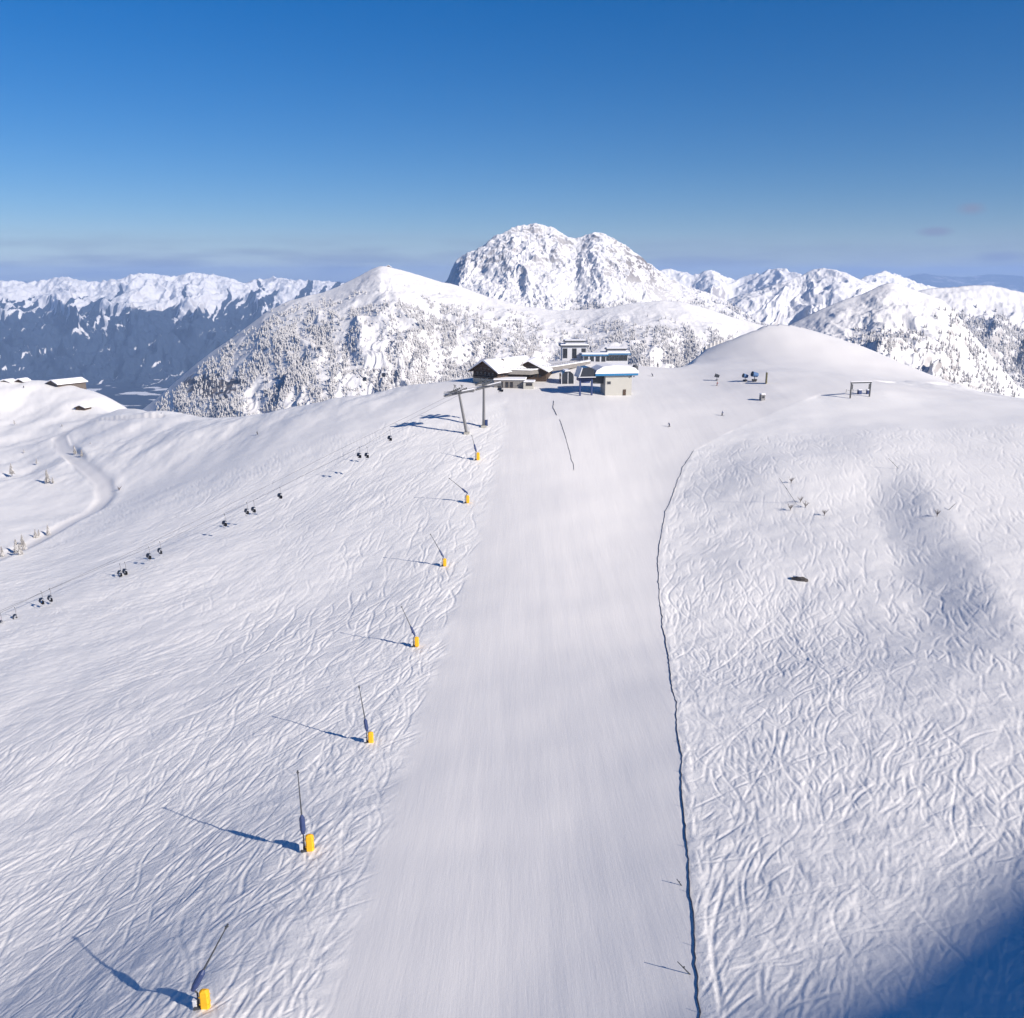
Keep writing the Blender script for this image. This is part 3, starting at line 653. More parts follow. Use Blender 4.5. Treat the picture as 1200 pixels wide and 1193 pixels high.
for (a, b, lb) in [((801,1038),(793,1030),'thin dark marker stick leaning on the piste by the net fence, the higher one'),((812,1142),(794,1127),'thin dark marker stick leaning over the piste near its foot'),((934,590),(913,560),'thin bare stick leaning on the right hill'),((1110,598),(1120,590),'short dark stick in the shaded hollow'),((1054,549),(1041,537),'thin stick at the top of the shaded hollow')]:
    g = ground(*a); tp = at_y(b[0], b[1], g[1] + .4); m = MB(); m.tube((0, 0, -.3), tp - g, .07, .045, 6); m.tube((tp - g) * .55, (tp - g) * .6, .10, .10, 6); o = m.build('marker_stick', dgrey); o.location = g; tag(o, lb, 'stick')

# ------------------------------------------------------------------ chairlift
def make_pylon(bpx, tpx, label, armL, armR):
    g = ground(*bpx); tp = at_y(tpx[0], tpx[1], g[1]); H = tp - g; t = empty('lift_pylon', g)
    m = MB(); m.box((0, 0, .1), (2.2, 2.2, .9), bev=.15); m.build('footing', conc, t)
    m = MB(); m.tube((0, 0, 0), H * .5, .62, .52, 14); m.tube(H * .5, H, .52, .42, 14); m.build('mast', galv, t)
    m = MB(); 
    for sx in (-.18, .18): m.tube((sx + .0, -.75, .5), H + (sx, -.55, 0), .035, .035, 5)
    for k in range(26): q = H * (k + 1) / 27.; m.tube(q + (-.2, -.74 + .2 * (k / 27.), 0), q + (.2, -.74 + .2 * (k / 27.), 0), .025, .025, 4)
    m.build('ladder', galv, t)
    a = at_y(armL[0], armL[1], g[1] + armL[2]) - g; b = at_y(armR[0], armR[1], g[1] + armR[2]) - g
    m = MB(); m.tube(a, b, .48, .48, 8); m.box(tuple((a + b) / 2 + (0, -.7, .4)), (np.linalg.norm(b - a) * .96, .9, .1)); m.tube(a + (0, 0, .9), b + (0, 0, .9), .05, .05, 5); 
    for f in np.linspace(0, 1, 7): m.tube(a + (b - a) * f, a + (b - a) * f + (0, 0, .9), .04, .04, 5)
    m.build('crossarm', galv, t)
    m = MB(); m.tube(a + (0, 0, .43), b + (0, 0, .43), .28, .28, 8); m.build('snow_cap', snow_c, t)
    return t, g, a + g, b + g, H
ld = np.array([-.68, -.70, -.22]); ld /= np.linalg.norm(ld)
def sheaves(t, g, p, nm='sheave_train'):
    q = p - g; m = MB(); dd = ld.copy()
    m.tube(q - dd * 2.6, q + dd * 2.6, .16, .16, 6); sd = np.cross(dd, (0, 0, 1)); sd /= np.linalg.norm(sd)
    for k in range(6):
        c = q + dd * (-2.3 + .92 * k) + (0, 0, .25); m.tube(c - sd * .12, c + sd * .12, .30, .30, 12)
    fr = q + (0, 0, .1); m.tube(fr, fr + (0, 0, 2.0), .09, .09, 6); m.tube(fr + dd * 1. + (0, 0, .2), fr + (0, 0, 2.0), .07, .07, 6); m.tube(fr - dd * 1. + (0, 0, .2), fr + (0, 0, 2.0), .07, .07, 6); m.tube(fr + (0, 0, 2.) - sd * .9, fr + (0, 0, 2.) + sd * .9, .08, .08, 6)
    m.build(nm, dgrey, t)
    m = MB(); m.box(tuple(q + sd * .8 + (0, 0, -.2)), (1.3, 5.2, .1), math.atan2(dd[0], -dd[1]) * 1., bev=.02); m.build('catwalk', galv, t)
t1, g1, a1, b1, H1 = make_pylon((547,508), (538,461), 0, (520,464,0), (556,457,0)); tag(t1, 'lift pylon leaning slightly, standing nearer at the left, snow on its arm', 'lift pylon')
t2, g2, a2, b2, H2 = make_pylon((567,500), (567,452), 0, (557,456.5,0), (587,449,0)); tag(t2, 'upright lift pylon with a dark box at its foot, standing farther at the right', 'lift pylon')
m = MB(); m.box((1.0, -.4, 1.5), (1.0, .7, 2.3), bev=.08); m.build('control_box', navy, t2)
sheaves(t1, g1, g1 + H1 + (-1.5, 0, .9)); sheaves(t2, g2, g2 + H2 + (-1.3, 0, .9)); sheaves(t2, g2, g2 + H2 + (1.2, 0, .9)); sheaves(t1, g1, g1 + H1 + (1.0, 0, .9))
# depth along the line falls with px
def rope_pt(px, py):
    f = (540 - px) / 540.; y = g1[1] + (222 - g1[1]) * (f ** .8 if f > 0 else f) ; return at_y(px, py, y)
ropeA = [(539,460),(520,467),(480,487),(430,511),(391,530),(328,562),(263,594),(187,631),(143,652),(57,691),(15,711),(-60,747)]
ropeB = [(568,452),(540,462),(500,482),(457,504),(430,520),(328,571),(289,590),(174,642),(48,695),(0,716),(-60,744)]
for nm, rp, lb in (('haul_rope', ropeA, 'upper haul rope of the chairlift from the nearer pylon downhill'), ('haul_rope', ropeB, 'lower haul rope of the chairlift from the farther pylon downhill')):
    P = [rope_pt(*p) for p in rp]; o0 = P[0]; m = MB(); m.path([p - o0 for p in P], .035, 5); o = m.build(nm, dgrey); o.location = o0; tag(o, lb, 'rope')
def make_chair():
    t = empty('lift_chair', (0, 0, 0))      # origin at the grip
    m = MB(); m.box((0, 0, 0), (.5, .22, .3), bev=.05); m.build('grip', dgrey, t)
    m = MB(); m.tube((0, 0, 0), (0, .25, -.8), .10, .10, 6); m.tube((0, .25, -.8), (0, .25, -2.3), .10, .10, 6); m.tube((-1.25, .25, -2.3), (1.25, .25, -2.3), .06, .06, 6)
    for sx in (-1.25, 1.25): m.tube((sx, .25, -2.3), (sx, .3, -4.1), .05, .05, 6)
    m.build('hanger', galv, t)
    m = MB(); m.box((0, -.15, -4.05), (2.7, .75, .22), bev=.06); m.build('seat', black, t)
    m = MB(); m.box((0, .28, -3.55), (2.7, .16, 1.0), bev=.05); m.build('backrest', black, t)
    m = MB(); pr = [(-.25 + .95 * math.cos(a) * -1, -3.2 + .95 * math.sin(a)) for a in np.linspace(-.35, 2.2, 9)]; pr2 = [(x * .93 - .02, z) for x, z in pr[::-1]]
    prof = pr + [((x + .25) * .9 - .25, (z + 3.2) * .9 - 3.2) for x, z in pr[::-1]]
    n = len(prof); V = [(-1.35, y, z) for y, z in prof] + [(1.35, y, z) for y, z in prof]
    m.add(V, [((k + 1) % n, k, n + k, n + (k + 1) % n) for k in range(n)] + [(k, k + 1, n - 2 - k, n - 1 - k) for k in range(n // 2 - 1)] + [(n + k + 1, n + k, 2 * n - 1 - k, 2 * n - 2 - k) for k in range(n // 2 - 1)])
    m.build('bubble_hood', bubble, t)
    m = MB(); m.tube((-.9, -.5, -4.1), (-.9, -.75, -4.7), .04, .04, 5); m.tube((.9, -.5, -4.1), (.9, -.75, -4.7), .04, .04, 5); m.tube((-1.2, -.75, -4.7), (1.2, -.75, -4.7), .05, .05, 6); m.build('footrest', galv, t)
    return t
proto = make_chair(); first = True
chairs = [(0,719),(17,712),(48,693),(58,690),(140,661),(146,659),(174,641),(187,635),(263,603),(289,589),(297,587),(328,571),(421,524),(430,524),(457,504),(587,449)]
names = ['cut by the left picture edge','second chair from the left picture edge','left chair of the pair next to the leftmost pair','right chair of the pair next to the leftmost pair','left chair of the tight overlapping pair','right chair of the tight overlapping pair','left and lower chair of the pair above the tight pair','right and higher chair of the pair above the tight pair',
         'single chair lowest in the upper group','lower chair of the pair just above a single chair','upper chair of the pair just above a single chair','single chair above the middle pair','added in place of a chair shadow, left one of the pair nearest the pylons','right chair of the pair nearest the pylons','single chair nearest below the pylons','chair hanging right beside the farther pylon']  # left chair of the pair nearest the pylons is added for a shadow
ang = math.atan2(ld[1], ld[0]) + math.pi / 2
for (px, py), nm in zip(chairs, names):
    c = proto if first else copy_tree(proto); first = False
    p = at_y(px, py, g2[1]) if px == 587 else rope_pt(px, py)
    c.location = tuple(p); c.rotation_euler = (0, 0, ang + random.uniform(-.1, .1)); c.scale = (.5, .6, .88)
    if px == 587: c.scale = (.75, .75, .75)
    tag(c, 'dark bubble chair, ' + nm, 'lift chair', 'chairs hanging on the chairlift')
# two cabins beyond the crest
def make_cabin(loc, lb):
    t = empty('gondola_cabin', loc); m = MB(); m.box((0, 0, -4.2), (2.2, 2.6, 2.3), bev=.5); m.build('cabin', bubble, t); m = MB(); m.box((0, 0, -5.3), (2.0, 2.3, .3), bev=.1); m.build('floor_pan', dgrey, t)
    m = MB(); m.tube((0, 0, 0), (0, 0, -3.1), .09, .09, 6); m.box((0, 0, .05), (.3, .8, .3), bev=.06); m.build('hanger', galv, t); m = MB(); m.box((0, 0, -2.98), (1.9, 2.2, .18), bev=.06); m.build('roof_snow', snow_c, t)
    tag(t, lb, 'gondola', 'gondola cabins beyond the left crest')
make_cabin(at_y(427, 436, 560), 'dark gondola cabin beyond the crest, the lower left of two'); make_cabin(at_y(449.5, 431, 560), 'dark gondola cabin beyond the crest, the upper right of two')
cb = [at_y(380, 444, 620) , at_y(427, 436, 560), at_y(449.5, 431, 560), at_y(520, 420, 545), at_y(560, 416, 540)]

# ------------------------------------------------------------------ buildings
def frame_of(px, py, rz, name, y0=300.):
    g = ground(px, py, y0) if not isinstance(py, np.ndarray) else py
    return empty(name, g, rz), g
def windows(t, spots, mat=glass, fm=wood_d):
    for (c, w, h, ax) in spots:     # ax: 'x' wall faces +-y ; 'y' wall faces +-x ; sign in 5th char
        m = MB(); d = .08
        if ax[0] == 'x':
            for dx, dz, ww, hh_ in ((0, h / 2, w + .2, .12), (0, -h / 2, w + .2, .12), (-w / 2, 0, .12, h - .12), (w / 2, 0, .12, h - .12), (0, 0, .06, h - .12)): m.box((c[0] + dx, c[1], c[2] + dz), (ww, .16, hh_))
        else:
            for dx, dz, ww, hh_ in ((0, h / 2, w + .2, .12), (0, -h / 2, w + .2, .12), (-w / 2, 0, .12, h - .12), (w / 2, 0, .12, h - .12), (0, 0, .06, h - .12)): m.box((c[0], c[1] + dx, c[2] + dz), (.16, ww, hh_))
        f = m.build('window', fm, t); m = MB()
        m.box(c, (w - .12, .07, h - .12) if ax[0] == 'x' else (.07, w - .12, h - .12)); m.build('pane', mat, f)
def gable(t, x0, x1, y0, y1, zb, ze, zr, wall, over=1.2, snow=.55, trim=wood_d, axis='y'):
    """ridge along local y between y0..y1, gables at y0/y1"""
    cx = (x0 + x1) / 2; m = MB()
    m.prism([(x0, zb), (x1, zb), (x1, ze), (cx, zr), (x0, ze)], y0, y1); w = m.build('wall', wall, t)
    sl = (zr - ze) / (cx - x0); o = over; th = .3
    m = MB(); m.prism([(x0 - o, ze - sl * o + .02), (cx, zr + .02), (x1 + o, ze - sl * o + .02), (x1 + o, ze - sl * o + .02 + th), (cx, zr + .02 + th), (x0 - o, ze - sl * o + .02 + th)], y0 - o, y1 + o); r = m.build('roof', trim, t)
    m = MB(); b = .02 + th
    m.prism([(x0 - o - .1, ze - sl * o + b), (cx, zr + b), (x1 + o + .1, ze - sl * o + b), (x1 + o - .15, ze - sl * o + b + snow), (cx + 1, zr + b + snow * .8), (cx - 1, zr + b + snow * .8), (x0 - o + .15, ze - sl * o + b + snow)], y0 - o - .1, y1 + o + .1); m.build('roof_snow', snow_c, r)
    return w

# main lodge (ridge runs to the right and away)
S = 398. / F / 1.0
g = at_y(566, 441, 398); zl = base_z(np.array([g[0]]), np.array([g[1]]))[0]
lodge = empty('mountain_lodge', (g[0] + 1, g[1], zl - .3), R(-38)); tag(lodge, 'large dark timber lodge with a broad snow-covered gable roof and stone base', 'lodge')
gable(lodge, -7, 7, 0, 27, 0, 6.4, 10.4, wood_d, over=1.8)
m = MB(); m.box((0, -.9, 3.6), (13.8, 1.7, .22)); 
for k in range(24): m.box((-6.8 + k * .59, -1.68, 4.15), (.09, .07, .86))
m.box((0, -1.68, 4.64), (13.9, .12, .12)); m.build('balcony', wood_l, lodge)
m = MB(); m.box((0, -.05, 1.4), (14.1, .3, 2.8)); m.build('plinth', cream, lodge)
windows(lodge, [((-4.4 + 2.2 * k, -.06, 5.1), 1.2, 1.3, 'x') for k in range(5)] + [((-2.2 + 2.2 * k, -.06, 7.3), 1.0, .9, 'x') for k in range(3)] + [((7.05, 3 + 2.6 * k, 4.6), 1.4, 1.3, 'y') for k in range(7)])
m = MB(); m.box((2.2, 10, 9.9), (1., 1., 2.2)); ch = m.build('chimney', stone, lodge); m = MB(); m.box((2.2, 10, 11.1), (1.3, 1.3, .25), bev=.08); m.build('chimney_snow', snow_c, ch)
# eastern wing with its own front gable
wing = empty('lodge_wing', at_y(622, 436, 408), R(-12)); zw = base_z(np.array([wing.location.x]), np.array([wing.location.y]))[0]; wing.location.z = zw - .3
tag(wing, 'pale timber wing with snow-covered roof, right of the dark lodge gable', 'building')
gable(wing, -9, 7, 0, 16, 0, 5.2, 9.2, wood_d, over=1.5, snow=.7)
windows(wing, [((-7 + 1.9 * k, -.06, 3.0), 1.3, 1.5, 'x') for k in range(7)])
m = MB(); m.box((-1.5, -.6, 5.9), (5.2, .1, .1)); m.build('gable_beam', wood_d, wing)
# low stone base with terrace in front
ter = empty('terrace_building', at_y(601, 446.5, 389), R(-4)); ter.location.z = base_z(np.array([ter.location.x]), np.array([ter.location.y]))[0] - .3
tag(ter, 'low pale stone building with snow terrace on top, in front of the lodge', 'building')
m = MB(); m.box((-1.5, 4.5, 1.9), (13.5, 8.5, 3.8)); m.build('wall', stone, ter)
m = MB(); m.box((6.9, 1.6, 1.6), (4.4, 6, 3.2)); m.build('side_wall', cream, ter)
m = MB(); m.box((-1.5, 4.5, 4.05), (14.3, 9.4, .5), bev=.18); m.box((7.2, 1.4, 3.4), (5.0, 6.6, .4), bev=.15); m.build('roof_snow', snow_c, ter)
windows(ter, [((-5.5, .22, 1.9), 2.2, 2.4, 'x'), ((-2.6, .22, 1.8), 1.2, 2.4, 'x'), ((-.6, .22, 1.8), 1.2, 2.4, 'x'), ((7.2, -1.45, 2.2), 2.6, 1.1, 'x')])
# terrace deck with railing running right to the back station
dk = empty('terrace_deck', at_y(586, 437, 396), 0); za = base_z(np.array([dk.location.x]), np.array([dk.location.y]))[0]
tag(dk, 'long raised terrace deck with railing and snow on its band, between lodge and lift stations', 'terrace')
P0 = at_y(586, 433, 397); P1 = at_y(622, 434, 402); P2 = at_y(655, 429, 420); P3 = at_y(692, 423, 446)
base_o = np.array(dk.location); pts = [P0, P1, P2, P3]
def band(pts, z0, z1, th, back):
    V = []; Fc = []
    for p in pts:
        q = p - base_o; V += [(q[0], q[1], q[2] + z0), (q[0], q[1], q[2] + z1), (q[0], q[1] + back, q[2] + z1), (q[0], q[1] + back, q[2] + z0)]
    for k in range(len(pts) - 1):
        for j in range(4): Fc.append((k * 4 + j, k * 4 + 4 + j, k * 4 + 4 + (j + 1) % 4, k * 4 + (j + 1) % 4))
    Fc += [(3, 2, 1, 0), tuple(range(len(V) - 4, len(V)))]
    m = MB(); m.add(V, Fc); return m
band(pts, -2.0, 0, 0, 4.5).build('deck_wall', stone, dk)
band([p + np.array([0, -.5, 0]) for p in pts], .0, .38, 0, 5.2).build('deck_snow', snow_c, dk)
m = MB()
for a, b in zip(pts[:-1], pts[1:]):
    n = int(np.linalg.norm(b - a) / 1.6)
    for k in range(n): q = a + (b - a) * k / n - base_o; m.tube(q + (0, -.3, .3), q + (0, -.3, 1.5), .05, .05, 5)
    m.tube(a - base_o + (0, -.3, 1.5), b - base_o + (0, -.3, 1.5), .06, .06, 5); m.tube(a - base_o + (0, -.3, .95), b - base_o + (0, -.3, .95), .035, .035, 5)
m.build('railing', dgrey, dk)
# parasols / tables sketch the terrace
for k, (px, py) in enumerate([(612,430),(628,430),(641,428)]):
    p = at_y(px, py, 405 + 6 * k); t = empty('folded_parasol', p); m = MB(); m.tube((0, 0, 0), (0, 0, 2.8), .05, .05, 6); m.build('pole', galv, t); m = MB(); m.tube((0, 0, 1.0), (0, 0, 2.7), .26, .08, 8); m.build('canopy', pmat('canvas', (.45, .42, .38), .9), t)
    tag(t, ['folded parasol on the terrace nearest the lodge', 'folded parasol in the middle of the terrace', 'folded parasol on the terrace farthest from the lodge'][k], 'parasol', 'folded parasols on the terrace')

# top station with blue fascia over a concrete block
g = at_y(712, 470, 372); g[2] = base_z(np.array([g[0]]), np.array([g[1]]))[0] - .3
stn = empty('lift_station', g, R(9)); tag(stn, 'concrete lift station with blue fascia, thick rounded snow roof and dark glass canopy', 'lift station')
m = MB(); m.box((4.6, 4.2, 4.2), (11.4, 8.2, 8.8)); m.build('wall', cream, stn)
m = MB(); m.box((-3.2, 5.6, 6.6), (4.2, 5.4, 3.2)); m.build('bay_wall', dgrey, stn)
m = MB(); m.box((3.4, 4.4, 9.05), (18.5, 11.0, 1.0), bev=.2); m.build('fascia', blue_p, stn)
m = MB(); V = []
prof = [(-5.9, 9.56), (12.7, 9.56), (12.6, 10.5), (11.2, 11.8), (8, 12.6), (2, 12.9), (-2.5, 12.4), (-5.2, 11.0)]
m.prism(prof, -1.2, 10.0); m.build('roof_snow', snow_c, stn)
m = MB(); m.tube((11.6, 1., 10.4), (12.0, 1., 12.6), 1.5, 1.1, 10); m.build('exhaust_housing', dgrey, stn)
m = MB(); m.prism([(-12.4, 8.4), (-5.8, 8.4), (-6.4, 11.6), (-8.4, 12.3), (-11.2, 11.9)], -.6, 7.5); m.build('glass_canopy', glass, stn)
m = MB(); m.prism([(-12.7, 8.2), (-12.3, 8.2), (-11.1, 12.1), (-11.5, 12.2)], -.8, 7.7); m.box((-9.2, 3.4, 8.2), (7.4, 8.4, .35)); m.build('canopy_frame', white_p, stn)
for sx in (-11.6, -6.6): m = MB(); m.box((sx, 1.5, 4.), (.7, .7, 8.2)); m.build('column', navy, stn)
m = MB(); m.box((-9.2, 4, 6.9), (5.8, 5.0, 1.3), bev=.2); m.tube((-9.2, 3, 6.2), (-9.2, 3, 5.6), 2.2, 2.2, 16); m.build('drive_wheel', navy, stn)
m = MB(); m.box((7.2, .02, 1.5), (1.3, .2, 2.4)); dr = m.build('door', wood_d, stn); m = MB(); m.box((7.65, -.12, 1.4), (.1, .08, .25)); m.build('handle', galv, dr)
for k in range(2): m = MB(); m.box((9.7 + k * 1.3, -.3, 8.1), (.6, .5, .45), bev=.08); m.build('floodlight', dgrey, stn)
windows(stn, [((.4, .06, 5.6), 1.5, 1.1, 'x')], fm=galv)
# second canopy to the left
g = at_y(665, 447, 400); g[2] = base_z(np.array([g[0]]), np.array([g[1]]))[0] - .2
cn = empty('glass_shelter', g, R(6)); tag(cn, 'dark glazed rounded shelter left of the concrete lift station', 'shelter')
m = MB(); m.prism([(-2.8, 0), (3.2, 0), (2.6, 4.6), (1.2, 5.8), (-1.2, 5.7), (-2.6, 4.2)], 0, 7); m.build('glazing', glass, cn)
m = MB(); 
for sx in (-2.85, .2, 3.1): m.box((sx * .95, -.1, 2.6), (.3, .25, 5.4))
m.build('frame', white_p, cn)
m = MB(); m.prism([(-1.3, 5.75), (1.3, 5.85), (1.0, 6.3), (-1.0, 6.2)], -.2, 7.2); m.build('roof_snow', snow_c, cn)

# back stations
def back_station(px, py, y, w, label, d=8., h=6., col=white_p, levels=2, trim=dgrey, open_=3):
    g = at_y(px, py, y); zt = base_z(np.array([g[0]]), np.array([g[1]]))[0]
    t = empty('valley_station', (g[0], g[1], g[2] - .4), R(3)); tag(t, label, 'lift station', 'lift stations behind the terrace')
    hh_ = h; m = MB(); m.box((0, d / 2, hh_ / 2 - 1.5), (w * .94, d, hh_ + 3)); m.build('wall', col, t)
    m = MB(); m.box((0, d / 2, hh_ + .25), (w + 1.6, d + 1.6, .5)); r = m.build('roof', trim, t)
    m = MB(); m.box((0, d / 2, hh_ + .8), (w + 1.4, d + 1.4, .65), bev=.25); m.build('roof_snow', snow_c, r)
    if levels > 1:
        m = MB(); m.box((w * .02, d / 2, hh_ + 1.7), (w * .72, d * .7, 1.2)); m.build('upper_wall', col, t)
        m = MB(); m.box((w * .02, d / 2, hh_ + 2.6), (w * .82, d * .85, .55)); r2 = m.build('upper_roof', dgrey, t); m = MB(); m.box((w * .02, d / 2, hh_ + 3.1), (w * .8, d * .82, .5), bev=.2); m.build('upper_roof_snow', snow_c, r2)
    windows(t, [((-w * .36 + w * .72 * k / max(1, open_ - 1), -.06, hh_ * .5), w * .16, hh_ * .7, 'x') for k in range(open_)], fm=dgrey)
    return t
back_station(673, 421, 470, 13.5, 'white lift station with two stacked dark roof bands, behind the deck', h=7.0, open_=3)
back_station(697, 424, 464, 12.5, 'low lift station with a blue roof edge, between the two taller ones', h=3.6, levels=1, trim=blue_p, open_=4)
back_station(722, 423, 474, 13.5, 'lift station with blue roof edge and small upper roof, nearest the rocky wood', h=3.8, levels=2, trim=blue_p, open_=5)

# left hut and small structures
g = ground(62, 452.5, 400); hut = empty('farm_hut', (g[0], g[1], g[2] - .6), R(-32)); hut.scale = (.8, .8, .72); tag(hut, 'wide low timber hut under thick snow on the left hilltop', 'hut')
gable(hut, -8, 8, 0, 26, -6, 3.0, 6.0, wood_l, over=1.4, snow=.8); windows(hut, [((-3, -.06, 1.8), 1.4, 1.2, 'x'), ((3, -.06, 1.8), 1.4, 1.2, 'x')])
for px, py, w, lb in [(23,449,6,'small snow-capped hut left of the wide hut'),(6,450,8,'snow-capped shed at the left picture edge on the hilltop'),(94,480,7,'low dark shed buried in snow below the wide hut')]:
    g = ground(px, py, 380); t = empty('snowy_shed', (g[0], g[1], g[2] - .5), R(-15)); tag(t, lb, 'shed'); gable(t, -w / 2, w / 2, 0, 6, -4, 1.6, 2.9, wood_d, over=.7, snow=.7); windows(t, [((0, -.06, .9), 1., .8, 'x')])
# summit hut on the far shoulder
q = at_y(455, 314.5, 2990); t = empty('summit_hut', q - (0, 0, 2), 0); tag(t, 'tiny hut on the white summit left of the massif', 'hut'); gable(t, -9, 9, 0, 9, -6, 6, 11, wood_d, over=1., snow=1.); windows(t, [((0, -.1, 2), 3, 2, 'x')])

# gantry frame on the saddle
g = ground(1007.5, 466, 250); s = g[1] / F; gt = empty('portal_frame', g - (0, 0, .3), R(12)); tag(gt, 'dark steel portal frame standing on the snow saddle at the right', 'frame')
W2 = 12.5 * s; Hh = 17.5 * s
for sx in (-1, 1): m = MB(); m.box((sx * W2, 0, Hh / 2), (.42, .42, Hh)); m.box((sx * (W2 - .6), 0, Hh - 1.3), (.25, .25, 2.0), 0); m.build('leg', dgrey, gt)
m = MB(); m.box((0, 0, Hh + .3), (W2 * 2 + .7, .5, .42)); b_ = m.build('crossbeam', dgrey, gt); m = MB(); m.box((0, 0, Hh + .72), (W2 * 2 + .8, .65, .22), bev=.08); m.build('beam_snow', snow_c, b_)
for px, py, w, lb in [(1007,462,1.5,'dark seat box inside the portal frame, middle one'),(1017,462,1.3,'dark box beside the right leg of the portal frame')]:
    q = ground(px, py, 250); t = empty('equipment_box', q - (0, 0, .2), R(10)); tag(t, lb, 'box', 'boxes inside the portal frame'); m = MB(); m.box((0, 0, .9), (w, w * .8, 2.0), bev=.15); m.build('body', navy, t); m = MB(); m.box((0, 0, 2.0), (w * 1.1, w * .9, .3), bev=.1); m.build('lid', snow_c, t)
q = ground(1000, 460, 250); m = MB(); 
tt = empty('rope_barrier', q, 0); tag(tt, 'low rope barrier with short posts behind the portal frame', 'barrier')
m = MB(); m.path([np.array((k * 1.4 - 3, 0, 1.0 - .15 * (k % 2))) for k in range(8)], .05, 5); m.build('rope', dgrey, tt)
for k in (0, 2, 4, 6): m = MB(); m.tube((k * 1.4 - 3, 0, -.2), (k * 1.4 - 3, 0, 1.3), .08, .08, 6); m.build('post', dgrey, tt)
# drag-lift start: tall panel, and blue gun shapes added in place of its shadow
g = ground(898, 449.5, 250); t = empty('protective_panel', g - (0, 0, .2), R(70)); tag(t, 'tall narrow padded panel beside the blue shapes added for its shadow', 'panel')
m = MB(); m.box((0, 0, 2.6), (2.6, .5, 4.6), bev=.1); m.build('padding', pmat('olive_mat', (.14, .13, .07), .8, noise=.2), t)
for sx in (-.9, .9): m = MB(); m.tube((sx, .35, -.3), (sx, .35, 5.2), .1, .1, 6); m.build('post', galv, t)
for px, py, s, lb in [(884,447,1.25,'blue fan-gun shape added for the shadow of the padded panel, nearest the panel'),(873,447,1.0,'blue fan-gun shape added for the shadow of the padded panel, farther left')]:
    g = ground(px, py, 250); t = empty('fan_gun_shape', g, R(200)); t.scale = (s, s, s); tag(t, lb, 'snow gun', 'fan snow guns below the dome')
    m = MB(); m.tube((-1.1, 0, 2.2), (1.1, 0, 2.7), .75, .95, 16); m.build('fan_barrel', pmat('shadow_blue', (.06, .13, .28), .5), t)
    m = MB(); m.tube((1.08, 0, 2.69), (1.16, 0, 2.71), .85, .85, 16); m.build('nozzle_ring', dgrey, t)
    m = MB(); m.tube((0, 0, .5), (0, 0, 2.0), .14, .14, 8); m.box((0, 0, .6), (1.8, .9, .5), bev=.08); m.build('chassis', dgrey, t)
    for sy in (-.7, .7): m = MB(); m.tube((0, sy - .12, .4), (0, sy + .12, .4), .42, .42, 14); m.build('wheel', black, t)
    m = MB(); m.tube((.8, 0, .5), (2.3, 0, .35), .07, .07, 6); m.build('drawbar', galv, t)
g = ground(893, 469, 220); t = empty('ticket_kiosk', g - (0, 0, .2), R(15)); tag(t, 'tiny grey kiosk with a snow cap on the saddle edge', 'kiosk')
m = MB(); m.box((0, 0, 1.2), (1.7, 1.7, 2.6)); m.build('wall', galv, t); m = MB(); m.box((0, 0, 2.75), (2.0, 2.0, .45), bev=.15); m.build('roof_snow', snow_c, t); windows(t, [((0, -.87, 1.6), .9, .8, 'x')], fm=dgrey)
g = ground(840, 446, 250); t = empty('fan_gun_shape', g, R(160)); t.scale = (.9, .9, .9); tag(t, 'small snow gun standing alone at the foot of the dome', 'snow gun', 'fan snow guns below the dome')
m = MB(); m.tube((-1.1, 0, 2.2), (1.1, 0, 2.7), .7, .9, 16); m.build('fan_barrel', dgrey, t); m = MB(); m.tube((0, 0, -.2), (0, 0, 2.1), .14, .14, 8); m.box((0, 0, .4), (1.2, 1.2, .4), bev=.05); m.build('stand', galv, t)

# rock with a snow collar on the right hill
g = ground(937, 680); t = empty('rock_outcrop', g, R(-35)); tag(t, 'small dark rock sticking out of the snow on the right hill', 'rock')
m = MB(); m.blob((0, 0, .1), (1.9, .65, .75), 3); m.build('rock', rockm, t)
m = MB(); m.blob((-.2, .3, .55), (1.6, .5, .4), 5, jit=.12); m.build('snow_cap', snow_c, t, True)
# bare shrubs
for k, (px, py, lb) in enumerate([(927,566,'bare twiggy shrub topmost on the right hill'),(938,589,'bare shrub in the middle of the right hill cluster'),(926,598,'low bare shrub at the left end of the cluster'),(966,604,'bare shrub at the right end of the cluster'),(944,595,'small bare shrub right beside the middle one'),(1098,605,'bare shrub in the shaded hollow'),(140,575,'bare sapling beside the groomed way on the left')]):
    g = ground(px, py); t = empty('bare_shrub', g); tag(t, lb, 'shrub', 'bare shrubs poking out of the snow'); rr = random.Random(k)
    m = MB(); m.tube((0, 0, -.2), (0, 0, .5), .09, .07, 6); m.build('stem', bark, t); m = MB()
    for j in range(16):
        a = rr.uniform(0, 6.28); L = rr.uniform(.7, 1.9); e = np.array((math.cos(a) * L * .6, math.sin(a) * L * .6, .4 + L * .8)); m.tube((0, 0, .35), e, .04, .015, 4)
        for _ in range(3): f = rr.uniform(.4, .9); b = np.array((0, 0, .35)) * (1 - f) + e * f; m.tube(b, b + np.array((rr.uniform(-.4, .4), rr.uniform(-.4, .4), rr.uniform(.1, .5))), .02, .01, 4)
    m.build('twigs', bark, t)

